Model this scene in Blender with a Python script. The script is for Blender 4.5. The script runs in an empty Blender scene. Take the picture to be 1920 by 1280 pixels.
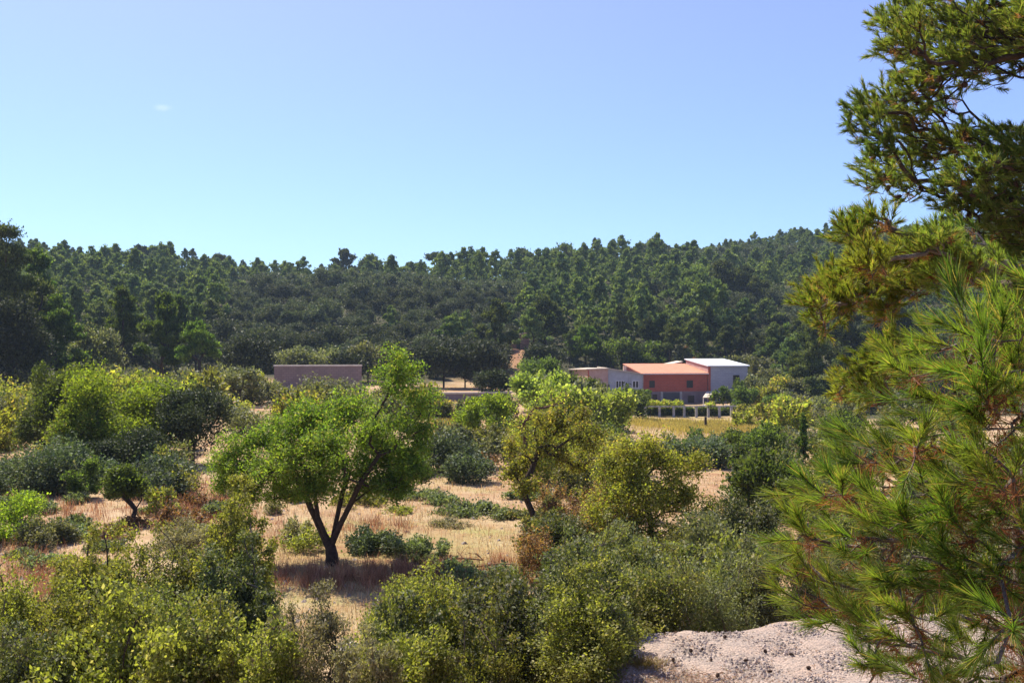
import bpy, math, random
import numpy as np
from mathutils import Vector, Matrix

# ------------------------------------------------------------------ camera, sky, sun, exposure
sc = bpy.context.scene
COL = sc.collection
FPX = 1663.0                      # focal length in pixels of the 1920 px wide photograph
cam_d = bpy.data.cameras.new("camera")
cam = bpy.data.objects.new("camera", cam_d)
COL.objects.link(cam)
cam_d.sensor_width = 36.0
cam_d.lens = 36.0 * FPX / 1920.0
cam_d.clip_start = 0.05
cam_d.clip_end = 6000
cam.location = (0, 0, 0)
cam.rotation_euler = (math.radians(90), 0, 0)
sc.camera = cam

SUN_EL = math.radians(56)
SUN_DIR = Vector((-0.60, 0.80, 0)).normalized()
sun_vec = Vector((SUN_DIR.x * math.cos(SUN_EL), SUN_DIR.y * math.cos(SUN_EL), math.sin(SUN_EL)))
sd = bpy.data.lights.new("sun", 'SUN')
sd.energy = 5.0
sd.angle = math.radians(0.53)
sd.color = (1.0, 0.92, 0.74)
so = bpy.data.objects.new("sun", sd)
COL.objects.link(so)
so.rotation_euler = sun_vec.to_track_quat('Z', 'Y').to_euler()

world = bpy.data.worlds.new("World")
sc.world = world
world.use_nodes = True
wn = world.node_tree.nodes; wl = world.node_tree.links
wn.clear()
sky = wn.new('ShaderNodeTexSky')
sky.sky_type = 'NISHITA'
sky.sun_disc = False
sky.sun_elevation = SUN_EL
sky.sun_rotation = math.atan2(SUN_DIR.x, SUN_DIR.y)
sky.altitude = 400
sky.air_density = 1.0
sky.dust_density = 0.6
sky.ozone_density = 1.6
tc = wn.new('ShaderNodeTexCoord')
sep = wn.new('ShaderNodeSeparateXYZ')
ramp = wn.new('ShaderNodeValToRGB')
ramp.color_ramp.elements[0].position = 0.0
ramp.color_ramp.elements[0].color = (0.62, 0.88, 1.15, 1)
ramp.color_ramp.elements[1].position = 0.42
ramp.color_ramp.elements[1].color = (1.24, 1.07, 1.50, 1)
mul = wn.new('ShaderNodeMix'); mul.data_type = 'RGBA'; mul.blend_type = 'MULTIPLY'
mul.inputs[0].default_value = 1.0
bg = wn.new('ShaderNodeBackground'); bg.inputs[1].default_value = 0.085
wo = wn.new('ShaderNodeOutputWorld')
wl.new(tc.outputs['Generated'], sep.inputs[0])
wl.new(sep.outputs[2], ramp.inputs[0])
wl.new(sky.outputs[0], mul.inputs[6]); wl.new(ramp.outputs[0], mul.inputs[7])
cdir = Vector((-655, 1663, 438)).normalized()
vs = wn.new('ShaderNodeVectorMath'); vs.operation = 'SUBTRACT'; vs.inputs[1].default_value = cdir
vm = wn.new('ShaderNodeVectorMath'); vm.operation = 'MULTIPLY'; vm.inputs[1].default_value = (90, 90, 210)
vl = wn.new('ShaderNodeVectorMath'); vl.operation = 'LENGTH'
cn = wn.new('ShaderNodeTexNoise'); cn.inputs['Scale'].default_value = 160; cn.inputs['Detail'].default_value = 4
cm = wn.new('ShaderNodeMath'); cm.operation = 'ADD'
cr = wn.new('ShaderNodeMapRange'); cr.inputs[1].default_value = 1.35; cr.inputs[2].default_value = .6; cr.inputs[3].default_value = 0; cr.inputs[4].default_value = .16
cx = wn.new('ShaderNodeMix'); cx.data_type = 'RGBA'; cx.inputs[7].default_value = (9, 9.5, 10.5, 1)
wl.new(tc.outputs['Generated'], vs.inputs[0]); wl.new(vs.outputs[0], vm.inputs[0]); wl.new(vm.outputs[0], vl.inputs[0])
wl.new(tc.outputs['Generated'], cn.inputs['Vector']); wl.new(vl.outputs['Value'], cm.inputs[0]); wl.new(cn.outputs[0], cm.inputs[1])
wl.new(cm.outputs[0], cr.inputs[0]); wl.new(cr.outputs[0], cx.inputs[0]); wl.new(mul.outputs[2], cx.inputs[6])
wl.new(cx.outputs[2], bg.inputs[0]); wl.new(bg.outputs[0], wo.inputs[0])

sc.view_settings.view_transform = 'Standard'
sc.view_settings.look = 'None'
sc.view_settings.exposure = 0.88
sc.view_settings.gamma = 1.0
sc.view_settings.use_curve_mapping = False
sc.cycles.max_bounces = 6
sc.cycles.diffuse_bounces = 3
sc.cycles.transmission_bounces = 3
sc.cycles.transparent_max_bounces = 4

# ------------------------------------------------------------------ tagging helpers
def tag(o, label=None, cat=None, group=None, kind=None):
    if label: o['label'] = label
    if cat: o['category'] = cat
    if group: o['group'] = group
    if kind: o['kind'] = kind
    return o

def empty(name, loc=(0, 0, 0), rz=0.0):
    o = bpy.data.objects.new(name, None)
    o.empty_display_size = 0.3
    COL.objects.link(o)
    o.location = loc
    o.rotation_euler = (0, 0, rz)
    return o

def mesh_obj(name, V, Fq, mat, parent=None, smooth=False):
    """V (n,3); Fq (m,k) array of faces with k corners"""
    V = np.asarray(V, dtype=np.float32); Fq = np.asarray(Fq, dtype=np.int32)
    me = bpy.data.meshes.new(name)
    me.vertices.add(len(V)); me.vertices.foreach_set('co', V.ravel())
    m, k = Fq.shape
    me.loops.add(m * k); me.loops.foreach_set('vertex_index', Fq.ravel())
    me.polygons.add(m)
    me.polygons.foreach_set('loop_start', np.arange(0, m * k, k, dtype=np.int32))
    me.polygons.foreach_set('use_smooth', np.full(m, smooth, dtype=bool))
    me.materials.append(mat)
    me.update(calc_edges=True)
    o = bpy.data.objects.new(name, me)
    COL.objects.link(o)
    if parent is not None: o.parent = parent
    return o

def copy_tree(o, parent=None):
    c = o.copy(); COL.objects.link(c); c.parent = parent
    for ch in list(o.children): copy_tree(ch, c)
    return c

# ------------------------------------------------------------------ materials
def nmat(name):
    m = bpy.data.materials.new(name); m.use_nodes = True
    nt = m.node_tree; nt.nodes.clear()
    return m, nt.nodes, nt.links

def mixc(nd, lk, fac, a, b, mode='MIX'):
    x = nd.new('ShaderNodeMix'); x.data_type = 'RGBA'; x.blend_type = mode
    for s, v in ((0, fac), (6, a), (7, b)):
        if hasattr(v, 'is_output'): lk.new(v, x.inputs[s])
        elif s == 0: x.inputs[0].default_value = v
        else: x.inputs[s].default_value = (*v, 1)
    return x.outputs[2]

def math_n(nd, lk, op, a, b=None, clamp=False):
    x = nd.new('ShaderNodeMath'); x.operation = op; x.use_clamp = clamp
    for i, v in enumerate((a, b)):
        if v is None: continue
        if hasattr(v, 'is_output'): lk.new(v, x.inputs[i])
        else: x.inputs[i].default_value = v
    return x.outputs[0]

def maprange(nd, lk, v, a, b, c=0.0, d=1.0):
    x = nd.new('ShaderNodeMapRange'); lk.new(v, x.inputs[0])
    x.inputs[1].default_value = a; x.inputs[2].default_value = b
    x.inputs[3].default_value = c; x.inputs[4].default_value = d
    return x.outputs[0]

def noise(nd, lk, vec, scale, detail=3, rough=.55):
    n = nd.new('ShaderNodeTexNoise'); n.inputs['Scale'].default_value = scale
    n.inputs['Detail'].default_value = detail; n.inputs['Roughness'].default_value = rough
    if vec is not None: lk.new(vec, n.inputs['Vector'])
    return n.outputs[0]

def leaf_mat(name, ca, cb, cc=None, trans=0.45, ns=0.9, vary=0.5, spec=0.35, ov=.25, warm=(1.25, 1.25, 0.55)):
    """ca/cb: two leaf colours mixed in clumps; cc: colour of an odd leaf here and there"""
    m, nd, lk = nmat(name)
    geo = nd.new('ShaderNodeNewGeometry'); t = nd.new('ShaderNodeTexCoord'); oi = nd.new('ShaderNodeObjectInfo')
    rnd = geo.outputs['Random Per Island']
    n1 = noise(nd, lk, t.outputs['Object'], ns, 3)
    f = maprange(nd, lk, n1, 0.35, 0.65)
    f = math_n(nd, lk, 'ADD', f, maprange(nd, lk, rnd, 0, 1, -.3, .3), True)
    c = mixc(nd, lk, f, ca, cb)
    if cc:
        sel = math_n(nd, lk, 'GREATER_THAN', math_n(nd, lk, 'FRACT', math_n(nd, lk, 'MULTIPLY', rnd, 17.3)), 0.86)
        c = mixc(nd, lk, sel, c, cc)
    v = maprange(nd, lk, math_n(nd, lk, 'FRACT', math_n(nd, lk, 'MULTIPLY', rnd, 7.7)), 0, 1, 1 - vary, 1 + vary)
    v2 = maprange(nd, lk, oi.outputs['Random'], 0, 1, 1 - ov, 1 + ov)
    v = math_n(nd, lk, 'MULTIPLY', v, v2)
    hs = nd.new('ShaderNodeHueSaturation'); lk.new(c, hs.inputs['Color']); lk.new(v, hs.inputs['Value'])
    hs.inputs['Hue'].default_value = 0.5
    lk.new(maprange(nd, lk, oi.outputs['Random'], 0, 1, .485, .512), hs.inputs['Hue'])
    c = hs.outputs[0]
    p = nd.new('ShaderNodeBsdfPrincipled'); lk.new(c, p.inputs['Base Color'])
    p.inputs['Roughness'].default_value = 0.62
    p.inputs['Specular IOR Level'].default_value = spec * .7
    tr = nd.new('ShaderNodeBsdfTranslucent')
    lk.new(mixc(nd, lk, 1.0, c, tuple(w * 1.6 for w in warm), 'MULTIPLY'), tr.inputs[0])
    ms = nd.new('ShaderNodeMixShader'); ms.inputs[0].default_value = trans
    lk.new(p.outputs[0], ms.inputs[1]); lk.new(tr.outputs[0], ms.inputs[2])
    o = nd.new('ShaderNodeOutputMaterial'); lk.new(ms.outputs[0], o.inputs[0])
    return m

def solid(name, ca, cb=None, ns=4.0, rough=.85, spec=.3, bump=0.0, metallic=0.0, bs=20):
    m, nd, lk = nmat(name)
    t = nd.new('ShaderNodeTexCoord')
    p = nd.new('ShaderNodeBsdfPrincipled')
    if cb is None: cb = tuple(x * .7 for x in ca)
    n1 = noise(nd, lk, t.outputs['Object'], ns, 5, .6)
    c = mixc(nd, lk, maprange(nd, lk, n1, .35, .65), ca, cb)
    lk.new(c, p.inputs['Base Color'])
    p.inputs['Roughness'].default_value = rough; p.inputs['Metallic'].default_value = metallic
    p.inputs['Specular IOR Level'].default_value = spec
    if bump:
        b = nd.new('ShaderNodeBump'); b.inputs['Strength'].default_value = bump; b.inputs['Distance'].default_value = .05
        lk.new(noise(nd, lk, t.outputs['Object'], bs, 4), b.inputs['Height']); lk.new(b.outputs[0], p.inputs['Normal'])
    o = nd.new('ShaderNodeOutputMaterial'); lk.new(p.outputs[0], o.inputs[0])
    return m

M = {}
M['bark'] = solid('bark_dark', (.075, .05, .036), (.03, .02, .015), 9, .95, bump=.6, bs=40)
M['bark_grey'] = solid('bark_grey', (.19, .15, .12), (.08, .06, .045), 12, .95, bump=.6, bs=60)
M['bark_red'] = solid('bark_red', (.17, .085, .05), (.06, .03, .02), 9, .95, bump=.5)
M['dead_wood'] = solid('dead_wood', (.22, .12, .075), (.1, .055, .035), 5, .95)
M['almond'] = leaf_mat('almond_leaf', (0.085, 0.14, 0.02), (0.14, 0.19, 0.028), (0.19, 0.19, 0.045), .5, .6)
M['almond_dark'] = leaf_mat('broadleaf_dark', (0.055, 0.085, 0.02), (0.09, 0.12, 0.026), None, .45, .5)
M['bright'] = leaf_mat('bright_leaf', (0.12, 0.2, 0.02), (0.18, 0.25, 0.03), (0.2, 0.24, 0.04), .5, .7)
M['fig'] = leaf_mat('fig_leaf', (0.13, 0.17, 0.035), (0.19, 0.23, 0.05), (0.24, 0.26, 0.09), .5, .9)
M['yellowgreen'] = leaf_mat('yellow_green_leaf', (0.15, 0.185, 0.03), (0.24, 0.245, 0.045), (0.3, 0.24, 0.07), .5, .9)
M['oak'] = leaf_mat('holm_oak_leaf', (0.03, 0.04, 0.018), (0.055, 0.065, 0.028), (.075, .085, .05), .18, .7, spec=.25, warm=(1.1, 1.2, .6))
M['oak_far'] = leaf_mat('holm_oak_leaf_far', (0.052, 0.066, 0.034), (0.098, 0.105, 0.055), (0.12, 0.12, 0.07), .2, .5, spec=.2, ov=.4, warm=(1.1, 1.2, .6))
M['olive'] = leaf_mat('olive_leaf', (0.095, 0.11, 0.045), (0.155, 0.16, 0.07), (0.2, 0.2, 0.12), .3, 1.0, spec=.5)
M['shrub'] = leaf_mat('kermes_leaf', (0.09, 0.11, 0.028), (0.155, 0.16, 0.042), (0.22, 0.19, 0.09), .4, 1.2, spec=.5)
M['shrub_y'] = leaf_mat('kermes_leaf_yellow', (0.135, 0.155, 0.03), (0.195, 0.2, 0.045), (0.25, 0.23, 0.1), .48, 1.3, spec=.5)
M['shrub_d'] = leaf_mat('kermes_leaf_dark', (0.06, 0.078, 0.024), (0.115, 0.125, 0.038), (0.2, 0.19, 0.12), .3, 1.2, spec=.6)
M['shrub_grey'] = leaf_mat('cistus_leaf', (0.16, 0.155, 0.08), (0.23, 0.21, 0.12), (0.32, 0.28, 0.19), .3, 1.3, spec=.3)
M['bluegreen'] = leaf_mat('bramble_leaf', (0.05, 0.078, 0.038), (0.09, 0.115, 0.052), (.12, .16, .10), .3, 1.0, spec=.5)
M['creeper'] = leaf_mat('creeper_leaf', (0.09, 0.125, 0.05), (0.15, 0.18, 0.08), (.2, .22, .12), .35, 2.0, spec=.5)
M['brown'] = leaf_mat('dry_leaf', (.16, .085, .045), (.24, .13, .065), (.12, .11, .04), .35, 1.3)
M['pine'] = leaf_mat('pine_needles_far', (0.055, 0.085, 0.032), (0.125, 0.15, 0.048), None, .3, .25, spec=.2, ov=.55)
M['pine_g'] = leaf_mat('pine_needles_green', (0.045, 0.085, 0.018), (0.1, 0.14, 0.028), None, .38, .45, spec=.25)
M['needle'] = leaf_mat('pine_needle', (0.07, 0.14, 0.02), (0.15, 0.195, 0.03), (0.25, 0.21, 0.06), .5, 3.0, .4, spec=.6)
M['needle_y'] = leaf_mat('pine_needle_gold', (0.1, 0.15, 0.022), (0.18, 0.2, 0.032), (0.21, 0.15, 0.05), .5, 1.2, .4, spec=.5)
M['needle_t'] = leaf_mat('pine_needle_tall', (0.075, 0.125, 0.026), (0.145, 0.185, 0.036), (0.2, 0.17, 0.06), .48, .9, .4, spec=.5)
M['dead_needle'] = leaf_mat('dead_needle', (.20, .075, .03), (.28, .13, .06), None, .35, 3.0)
M['cone'] = solid('cone_brown', (.075, .04, .028), (.03, .018, .013), 60, .9)
M['straw'] = leaf_mat('straw', (.44, .31, .18), (.52, .40, .26), (.32, .30, .12), .35, .12, .3, spec=.2, warm=(1, .9, .6))
M['redgrass'] = leaf_mat('reddish_weeds', (0.22, 0.1, 0.06), (0.36, 0.21, 0.13), (.14, .065, .04), .3, .5, .4, spec=.1, warm=(1, .8, .6))
M['greengrass'] = leaf_mat('green_grass', (0.22, 0.18, 0.06), (0.33, 0.26, 0.11), (0.3, 0.2, 0.1), .4, .5, .3, spec=.2)

# ------------------------------------------------------------------ terrain
PXS = np.array([-800, 100, 450, 750, 1000, 1080, 1170, 1300, 1450, 1620, 1900, 2600], float)
US = (PXS - 960) / FPX
DS = np.array([2.0, 4, 6.5, 8, 10.3, 11.0, 12.5, 15, 19, 30, 45, 60, 85, 105, 120, 138, 150, 165, 200, 250, 300, 350, 400, 460, 560, 900], float)
R_ = lambda *a: list(a)
ZT = np.array([
    # px   -800   100    450    750   1000   1080   1170   1300   1450   1620   1900  2600
    R_(-1.7, -1.7, -1.7, -1.7, -1.7, -1.7, -1.7, -1.7, -1.7, -1.7, -1.7, -1.7),      # 2
    R_(-2.6, -2.6, -2.6, -2.6, -2.6, -2.6, -2.4, -2.3, -2.2, -2.2, -2.0, -2.0),      # 4
    R_(-4.0, -4.0, -4.0, -4.0, -3.8, -3.5, -3.4, -3.35, -3.3, -3.3, -3.3, -3.3),     # 6.5
    R_(-4.6, -4.6, -4.6, -4.5, -4.0, -3.45, -3.38, -3.38, -3.35, -3.3, -3.3, -3.3),     # 8
    R_(-5.2, -5.2, -5.1, -5.0, -4.6, -3.8, -3.42, -3.4, -3.4, -3.35, -3.3, -3.3),    # 10.3
    R_(-5.4, -5.4, -5.3, -5.2, -5.0, -4.8, -4.4, -3.9, -3.45, -3.4, -3.35, -3.3),    # 11
    R_(-5.7, -5.7, -5.6, -5.5, -5.4, -5.4, -5.3, -5.2, -5.0, -4.8, -4.6, -4.6),      # 12.5
    R_(-6.1, -6.1, -6.0, -6.0, -6.0, -6.0, -6.0, -6.0, -6.0, -5.9, -5.8, -5.8),      # 15
    R_(-6.3, -6.3, -6.35, -6.4, -6.4, -6.4, -6.4, -6.4, -6.4, -6.4, -6.4, -6.4),     # 19
    R_(-6.5, -6.5, -6.5, -6.55, -6.6, -6.7, -6.8, -6.9, -7.0, -7.0, -7.0, -7.0),     # 30
    R_(-6.6, -6.6, -6.6, -6.7, -6.9, -7.1, -7.3, -7.5, -7.6, -7.6, -7.6, -7.6),      # 45
    R_(-6.6, -6.6, -6.65, -6.8, -7.0, -7.4, -7.9, -8.3, -8.4, -8.2, -8.0, -8.0),     # 60
    R_(-6.6, -6.6, -6.7, -6.9, -7.2, -7.8, -8.6, -9.2, -9.2, -9.0, -8.6, -8.6),      # 85
    R_(-6.6, -6.6, -6.7, -7.0, -7.4, -8.4, -9.6, -10.2, -10.1, -9.6, -9.0, -9.0),    # 105
    R_(-6.4, -6.4, -6.4, -6.8, -7.4, -8.8, -10.4, -10.8, -10.6, -10.0, -9.2, -9.2),  # 120
    R_(-5.0, -5.2, -6.0, -6.9, -7.6, -9.0, -10.2, -10.3, -10.0, -9.4, -8.6, -8.6),   # 138
    R_(-3.5, -4.2, -5.4, -6.4, -7.4, -9.0, -9.9, -10.0, -9.4, -8.4, -7.4, -7.0),     # 150
    R_(-1.0, -2.6, -4.0, -4.6, -5.0, -7.0, -8.2, -8.0, -7.2, -6.2, -5.0, -5.0),      # 165
    R_(5.0, 2.8, 1.5, 1.2, .8, 0.0, -1.5, -1.5, -1.0, 0.5, 2, 2),                    # 200
    R_(16, 12.5, 10.5, 10, 10, 10, 9, 9, 10, 12, 14, 14),                            # 250
    R_(25, 21.5, 18, 17.0, 19, 20, 20, 20, 22, 24, 27, 28),                          # 300
    R_(34, 30.5, 25.0, 22.5, 26, 28, 29, 30, 32, 35, 38, 40),                        # 350
    R_(33, 29, 23, 21, 27, 31, 35, 37.5, 41, 44, 48, 50),                            # 400
    R_(30, 26, 20, 18, 25, 30, 36, 41, 47.5, 50.5, 56, 58),                          # 460
    R_(25, 20, 15, 14, 20, 25, 30, 35, 42, 45, 50, 52),                              # 560
    R_(5, 5, 5, 5, 5, 10, 12, 15, 20, 20, 20, 20),                                   # 900
], float)
RG = np.random.default_rng(7)
_ph = RG.uniform(0, 6.28, (14, 2)); _dir = RG.uniform(0, 6.28, 14)

def hgt(x, y):
    x = np.asarray(x, float); y = np.asarray(y, float)
    yc = np.clip(y, 2.0, 899.0)
    u = np.clip(x / np.maximum(yc, 4.0), US[0], US[-1] - 1e-6)
    i = np.clip(np.searchsorted(US, u, side='right') - 1, 0, len(US) - 2)
    j = np.clip(np.searchsorted(DS, yc, side='right') - 1, 0, len(DS) - 2)
    a = (u - US[i]) / (US[i + 1] - US[i]); b = (yc - DS[j]) / (DS[j + 1] - DS[j])
    z = ZT[j, i] * (1 - a) * (1 - b) + ZT[j, i + 1] * a * (1 - b) + ZT[j + 1, i] * (1 - a) * b + ZT[j + 1, i + 1] * a * b
    # natural unevenness growing with the size of the relief
    n = 0
    for k in range(14):
        wl_ = 1.7 * 1.55 ** k
        amp = min(wl_ * 0.012, 1.4)
        lim = np.clip((yc - wl_ * 1.2) / (wl_ * 2.0 + 1e-6), 0, 1)
        n = n + amp * lim * np.sin((x * math.cos(_dir[k]) + y * math.sin(_dir[k])) * 6.28 / wl_ + _ph[k, 0])
    hs = np.clip((yc - 12) / 10, 0, 1)
    fl = np.clip((yc - 150) / 60, 0, 1)      # big waves only on the hill
    return z + n * hs * (0.22 + .78 * fl)

def pos(px, D):
    x = (px - 960) / FPX * D
    return Vector((x, D, float(hgt(x, D))))

def zat(py, D): return (640 - py) / FPX * D

def grid_axis(lo, hi, n, k):
    t = np.linspace(math.asinh(lo / k), math.asinh(hi / k), n)
    return k * np.sinh(t)
gx = grid_axis(-1400, 1400, 420, 6.0)
gy = np.concatenate([grid_axis(-900, 1.9, 60, 3.0), np.geomspace(2.0, 17, 130), np.geomspace(17.2, 2600, 330)])
GX, GY = np.meshgrid(gx, gy)
GZ = hgt(GX, GY)
far = np.clip((GY - 900) / 1700, 0, 1)
GZ = GZ * (1 - far)
nx, ny = len(gx), len(gy)
V = np.stack([GX.ravel(), GY.ravel(), GZ.ravel()], 1)
ii = (np.arange(ny - 1)[:, None] * nx + np.arange(nx - 1)[None, :]).ravel()
Fq = np.stack([ii, ii + 1, ii + 1 + nx, ii + nx], 1)

def gm():
    m, nd, lk = nmat('ground_material')
    t = nd.new('ShaderNodeTexCoord'); P = t.outputs['Object']
    at = nd.new('ShaderNodeAttribute'); at.attribute_name = 'cover'
    sp = nd.new('ShaderNodeSeparateColor'); lk.new(at.outputs['Color'], sp.inputs[0])
    forest, earth, green = sp.outputs[0], sp.outputs[1], sp.outputs[2]
    n_big = noise(nd, lk, P, .12, 4); n_mid = noise(nd, lk, P, .7, 5, .65); n_fine = noise(nd, lk, P, 9, 6, .7)
    c = mixc(nd, lk, maprange(nd, lk, n_big, .38, .62), (.42, .30, .18), (.37, .235, .135))
    c = mixc(nd, lk, maprange(nd, lk, n_mid, .5, .72), c, (.50, .38, .25))
    c = mixc(nd, lk, maprange(nd, lk, n_mid, .47, .33), c, (.29, .155, .09))
    n_p = noise(nd, lk, P, .33, 6, .7)
    c = mixc(nd, lk, maprange(nd, lk, n_p, .55, .68), c, (.36, .31, .14))
    c = mixc(nd, lk, math_n(nd, lk, 'MULTIPLY', green, maprange(nd, lk, n_mid, .3, .6)), c, (.25, .24, .07))
    c = mixc(nd, lk, earth, c, mixc(nd, lk, maprange(nd, lk, n_mid, .4, .6), (.36, .20, .11), (.24, .12, .07)))
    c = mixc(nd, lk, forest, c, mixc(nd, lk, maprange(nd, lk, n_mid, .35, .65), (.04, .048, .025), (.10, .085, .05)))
    c = mixc(nd, lk, 1.0, c, mixc(nd, lk, maprange(nd, lk, n_fine, .3, .7), (.7, .7, .7), (1.15, 1.15, 1.15)), 'MULTIPLY')
    p = nd.new('ShaderNodeBsdfPrincipled'); lk.new(c, p.inputs['Base Color']); p.inputs['Roughness'].default_value = .95
    p.inputs['Specular IOR Level'].default_value = .1
    b = nd.new('ShaderNodeBump'); b.inputs['Strength'].default_value = .7; b.inputs['Distance'].default_value = .08
    lk.new(n_fine, b.inputs['Height']); lk.new(b.outputs[0], p.inputs['Normal'])
    o = nd.new('ShaderNodeOutputMaterial'); lk.new(p.outputs[0], o.inputs[0])
    return m
ground = mesh_obj('ground', V, Fq, gm(), smooth=True)
tag(ground, kind='structure')
pxv = GX / np.maximum(GY, 4) * FPX + 960
def bump2(cx, cy, sx, sy): return np.exp(-(((pxv - cx) / sx) ** 2 + ((GY - cy) / sy) ** 2))
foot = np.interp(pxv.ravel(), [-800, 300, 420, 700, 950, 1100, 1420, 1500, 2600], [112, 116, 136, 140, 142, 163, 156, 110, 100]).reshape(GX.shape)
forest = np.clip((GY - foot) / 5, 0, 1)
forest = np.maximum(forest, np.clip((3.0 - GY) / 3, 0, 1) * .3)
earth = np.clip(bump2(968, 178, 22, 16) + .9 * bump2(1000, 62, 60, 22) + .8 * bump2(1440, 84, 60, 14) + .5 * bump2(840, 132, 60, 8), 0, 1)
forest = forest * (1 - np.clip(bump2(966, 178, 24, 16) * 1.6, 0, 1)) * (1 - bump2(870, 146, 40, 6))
green = np.clip(bump2(1280, 112, 160, 14) + bump2(830, 80, 40, 30) + .7 * bump2(760, 26, 300, 6), 0, 1)
colr = np.stack([forest.ravel(), earth.ravel(), green.ravel(), np.ones(forest.size)], 1).astype(np.float32)
ca = ground.data.color_attributes.new('cover', 'FLOAT_COLOR', 'POINT')
ca.data.foreach_set('color', colr.ravel())

# gravel road on the near ledge
def gravel_material():
    m, nd, lk = nmat('gravel')
    t = nd.new('ShaderNodeTexCoord'); P = t.outputs['Object']
    v = nd.new('ShaderNodeTexVoronoi'); v.inputs['Scale'].default_value = 34; lk.new(P, v.inputs['Vector'])
    c = mixc(nd, lk, maprange(nd, lk, noise(nd, lk, P, 1.6, 4), .4, .62), (.29, .235, .20), (.33, .25, .20))
    sepc = nd.new('ShaderNodeSeparateColor'); lk.new(v.outputs['Color'], sepc.inputs[0])
    c = mixc(nd, lk, 1.0, c, mixc(nd, lk, sepc.outputs[0], (.72, .72, .74), (1.28, 1.22, 1.18)), 'MULTIPLY')
    c = mixc(nd, lk, maprange(nd, lk, noise(nd, lk, P, 7, 5, .7), .58, .7), c, (.34, .25, .21))
    p = nd.new('ShaderNodeBsdfPrincipled'); lk.new(c, p.inputs['Base Color']); p.inputs['Roughness'].default_value = .95
    b = nd.new('ShaderNodeBump'); b.inputs['Strength'].default_value = .9; b.inputs['Distance'].default_value = .02
    lk.new(v.outputs['Distance'], b.inputs['Height']); lk.new(b.outputs[0], p.inputs['Normal'])
    o = nd.new('ShaderNodeOutputMaterial'); lk.new(p.outputs[0], o.inputs[0])
    return m
M['gravel'] = gravel_material()
M['stone'] = solid('pale_stone', (.52, .43, .38), (.36, .29, .26), 14, .9, bump=.3)
def road_far(u): return np.interp(u, [.055, .128, .2, .265, .45, .9], [8.6, 10.22, 10.45, 10.7, 10.9, 10.9])
uu = np.linspace(.06, .9, 120); tt = np.linspace(0, 1, 40)
UU, TT = np.meshgrid(uu, tt)
DD = 6.0 + (road_far(UU) + .09 * np.sin(UU * 61) + .05 * np.sin(UU * 173) - 6.0) * TT
RX = UU * DD; RY = DD
RZ = hgt(RX, RY) + .012 + .02 * np.sin(RX * 7) * np.sin(RY * 5)
V = np.stack([RX.ravel(), RY.ravel(), RZ.ravel() + .02], 1)
nx, ny = 120, 40
ii = (np.arange(ny - 1)[:, None] * nx + np.arange(nx - 1)[None, :]).ravel()
tag(mesh_obj('gravel_road', V, np.stack([ii, ii + 1, ii + 1 + nx, ii + nx], 1), M['gravel'], smooth=True), kind='structure')

# ------------------------------------------------------------------ leaf / branch geometry
def unit(a): return a / np.maximum(np.linalg.norm(a, axis=-1, keepdims=True), 1e-9)

def leaf_quads(C, A, L, W, rng, flat=0.0):
    """diamonds centred at C, long axis A, lengths L, widths W"""
    n = len(C)
    r = rng.normal(size=(n, 3)); r[:, 2] += 0
    B = unit(np.cross(A, r))
    if flat:                                            # flat>0: faces tend to look up
        up = np.tile([0, 0, 1.0], (n, 1)) + rng.normal(size=(n, 3)) * (1 - flat)
        B = unit(np.cross(A, up))
    L = np.broadcast_to(np.asarray(L, float).reshape(-1, 1) if np.ndim(L) else np.full((n, 1), L), (n, 1))
    W = np.broadcast_to(np.asarray(W, float).reshape(-1, 1) if np.ndim(W) else np.full((n, 1), W), (n, 1))
    V = np.stack([C - A * L / 2, C + B * W / 2 - A * L * .05, C + A * L / 2, C - B * W / 2 - A * L * .05], 1)
    return V.reshape(-1, 3), np.arange(4 * n).reshape(n, 4)

def needle_quads(P, Dn, L, W, rng):
    n = len(P)
    B = unit(np.cross(Dn, rng.normal(size=(n, 3)))) * (W / 2)
    T = P + Dn * L.reshape(-1, 1)
    V = np.stack([P - B, P + B, T + B * .35, T - B * .35], 1)
    return V.reshape(-1, 3), np.arange(4 * n).reshape(n, 4)

def skeleton(root, targets, seg, alpha, bend, rng):
    """grow branches from the root polyline to every target; returns nodes, parents, tips"""
    N = [np.array(p, float) for p in root]
    par = [-1] + list(range(len(root) - 1))
    pl = [0.0]
    for i in range(1, len(N)): pl.append(pl[-1] + np.linalg.norm(N[i] - N[i - 1]) * .3)
    cap = len(root) + int(len(targets) * 40) + 10
    A = np.zeros((cap, 3)); PL = np.zeros(cap)
    k = len(N); A[:k] = N; PL[:k] = pl
    first = max(0, len(root) // 2 - 1)
    order = np.argsort(np.linalg.norm(targets - A[k - 1], axis=1))
    tips = np.zeros(len(targets), int)
    for ti in order:
        t = targets[ti]
        d = np.linalg.norm(A[first:k] - t, axis=1)
        c = d + alpha * PL[first:k] + 0.6 * np.maximum(0, A[first:k, 2] - t[2])
        b = int(np.argmin(c)) + first
        dist = d[b - first]
        m = max(1, min(30, int(math.ceil(dist / seg))))
        p0 = A[b].copy()
        ctrl = (p0 + t) / 2 + rng.normal(size=3) * bend * dist
        prev = b
        for s in range(1, m + 1):
            q = s / m
            if k >= cap: break
            A[k] = (1 - q) ** 2 * p0 + 2 * q * (1 - q) * ctrl + q * q * t + (rng.normal(size=3) * bend * .12 * seg if s < m else 0)
            PL[k] = PL[prev] + np.linalg.norm(A[k] - A[prev])
            par.append(prev); prev = k; k += 1
        tips[ti] = prev
    return A[:k], np.array(par), tips

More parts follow.
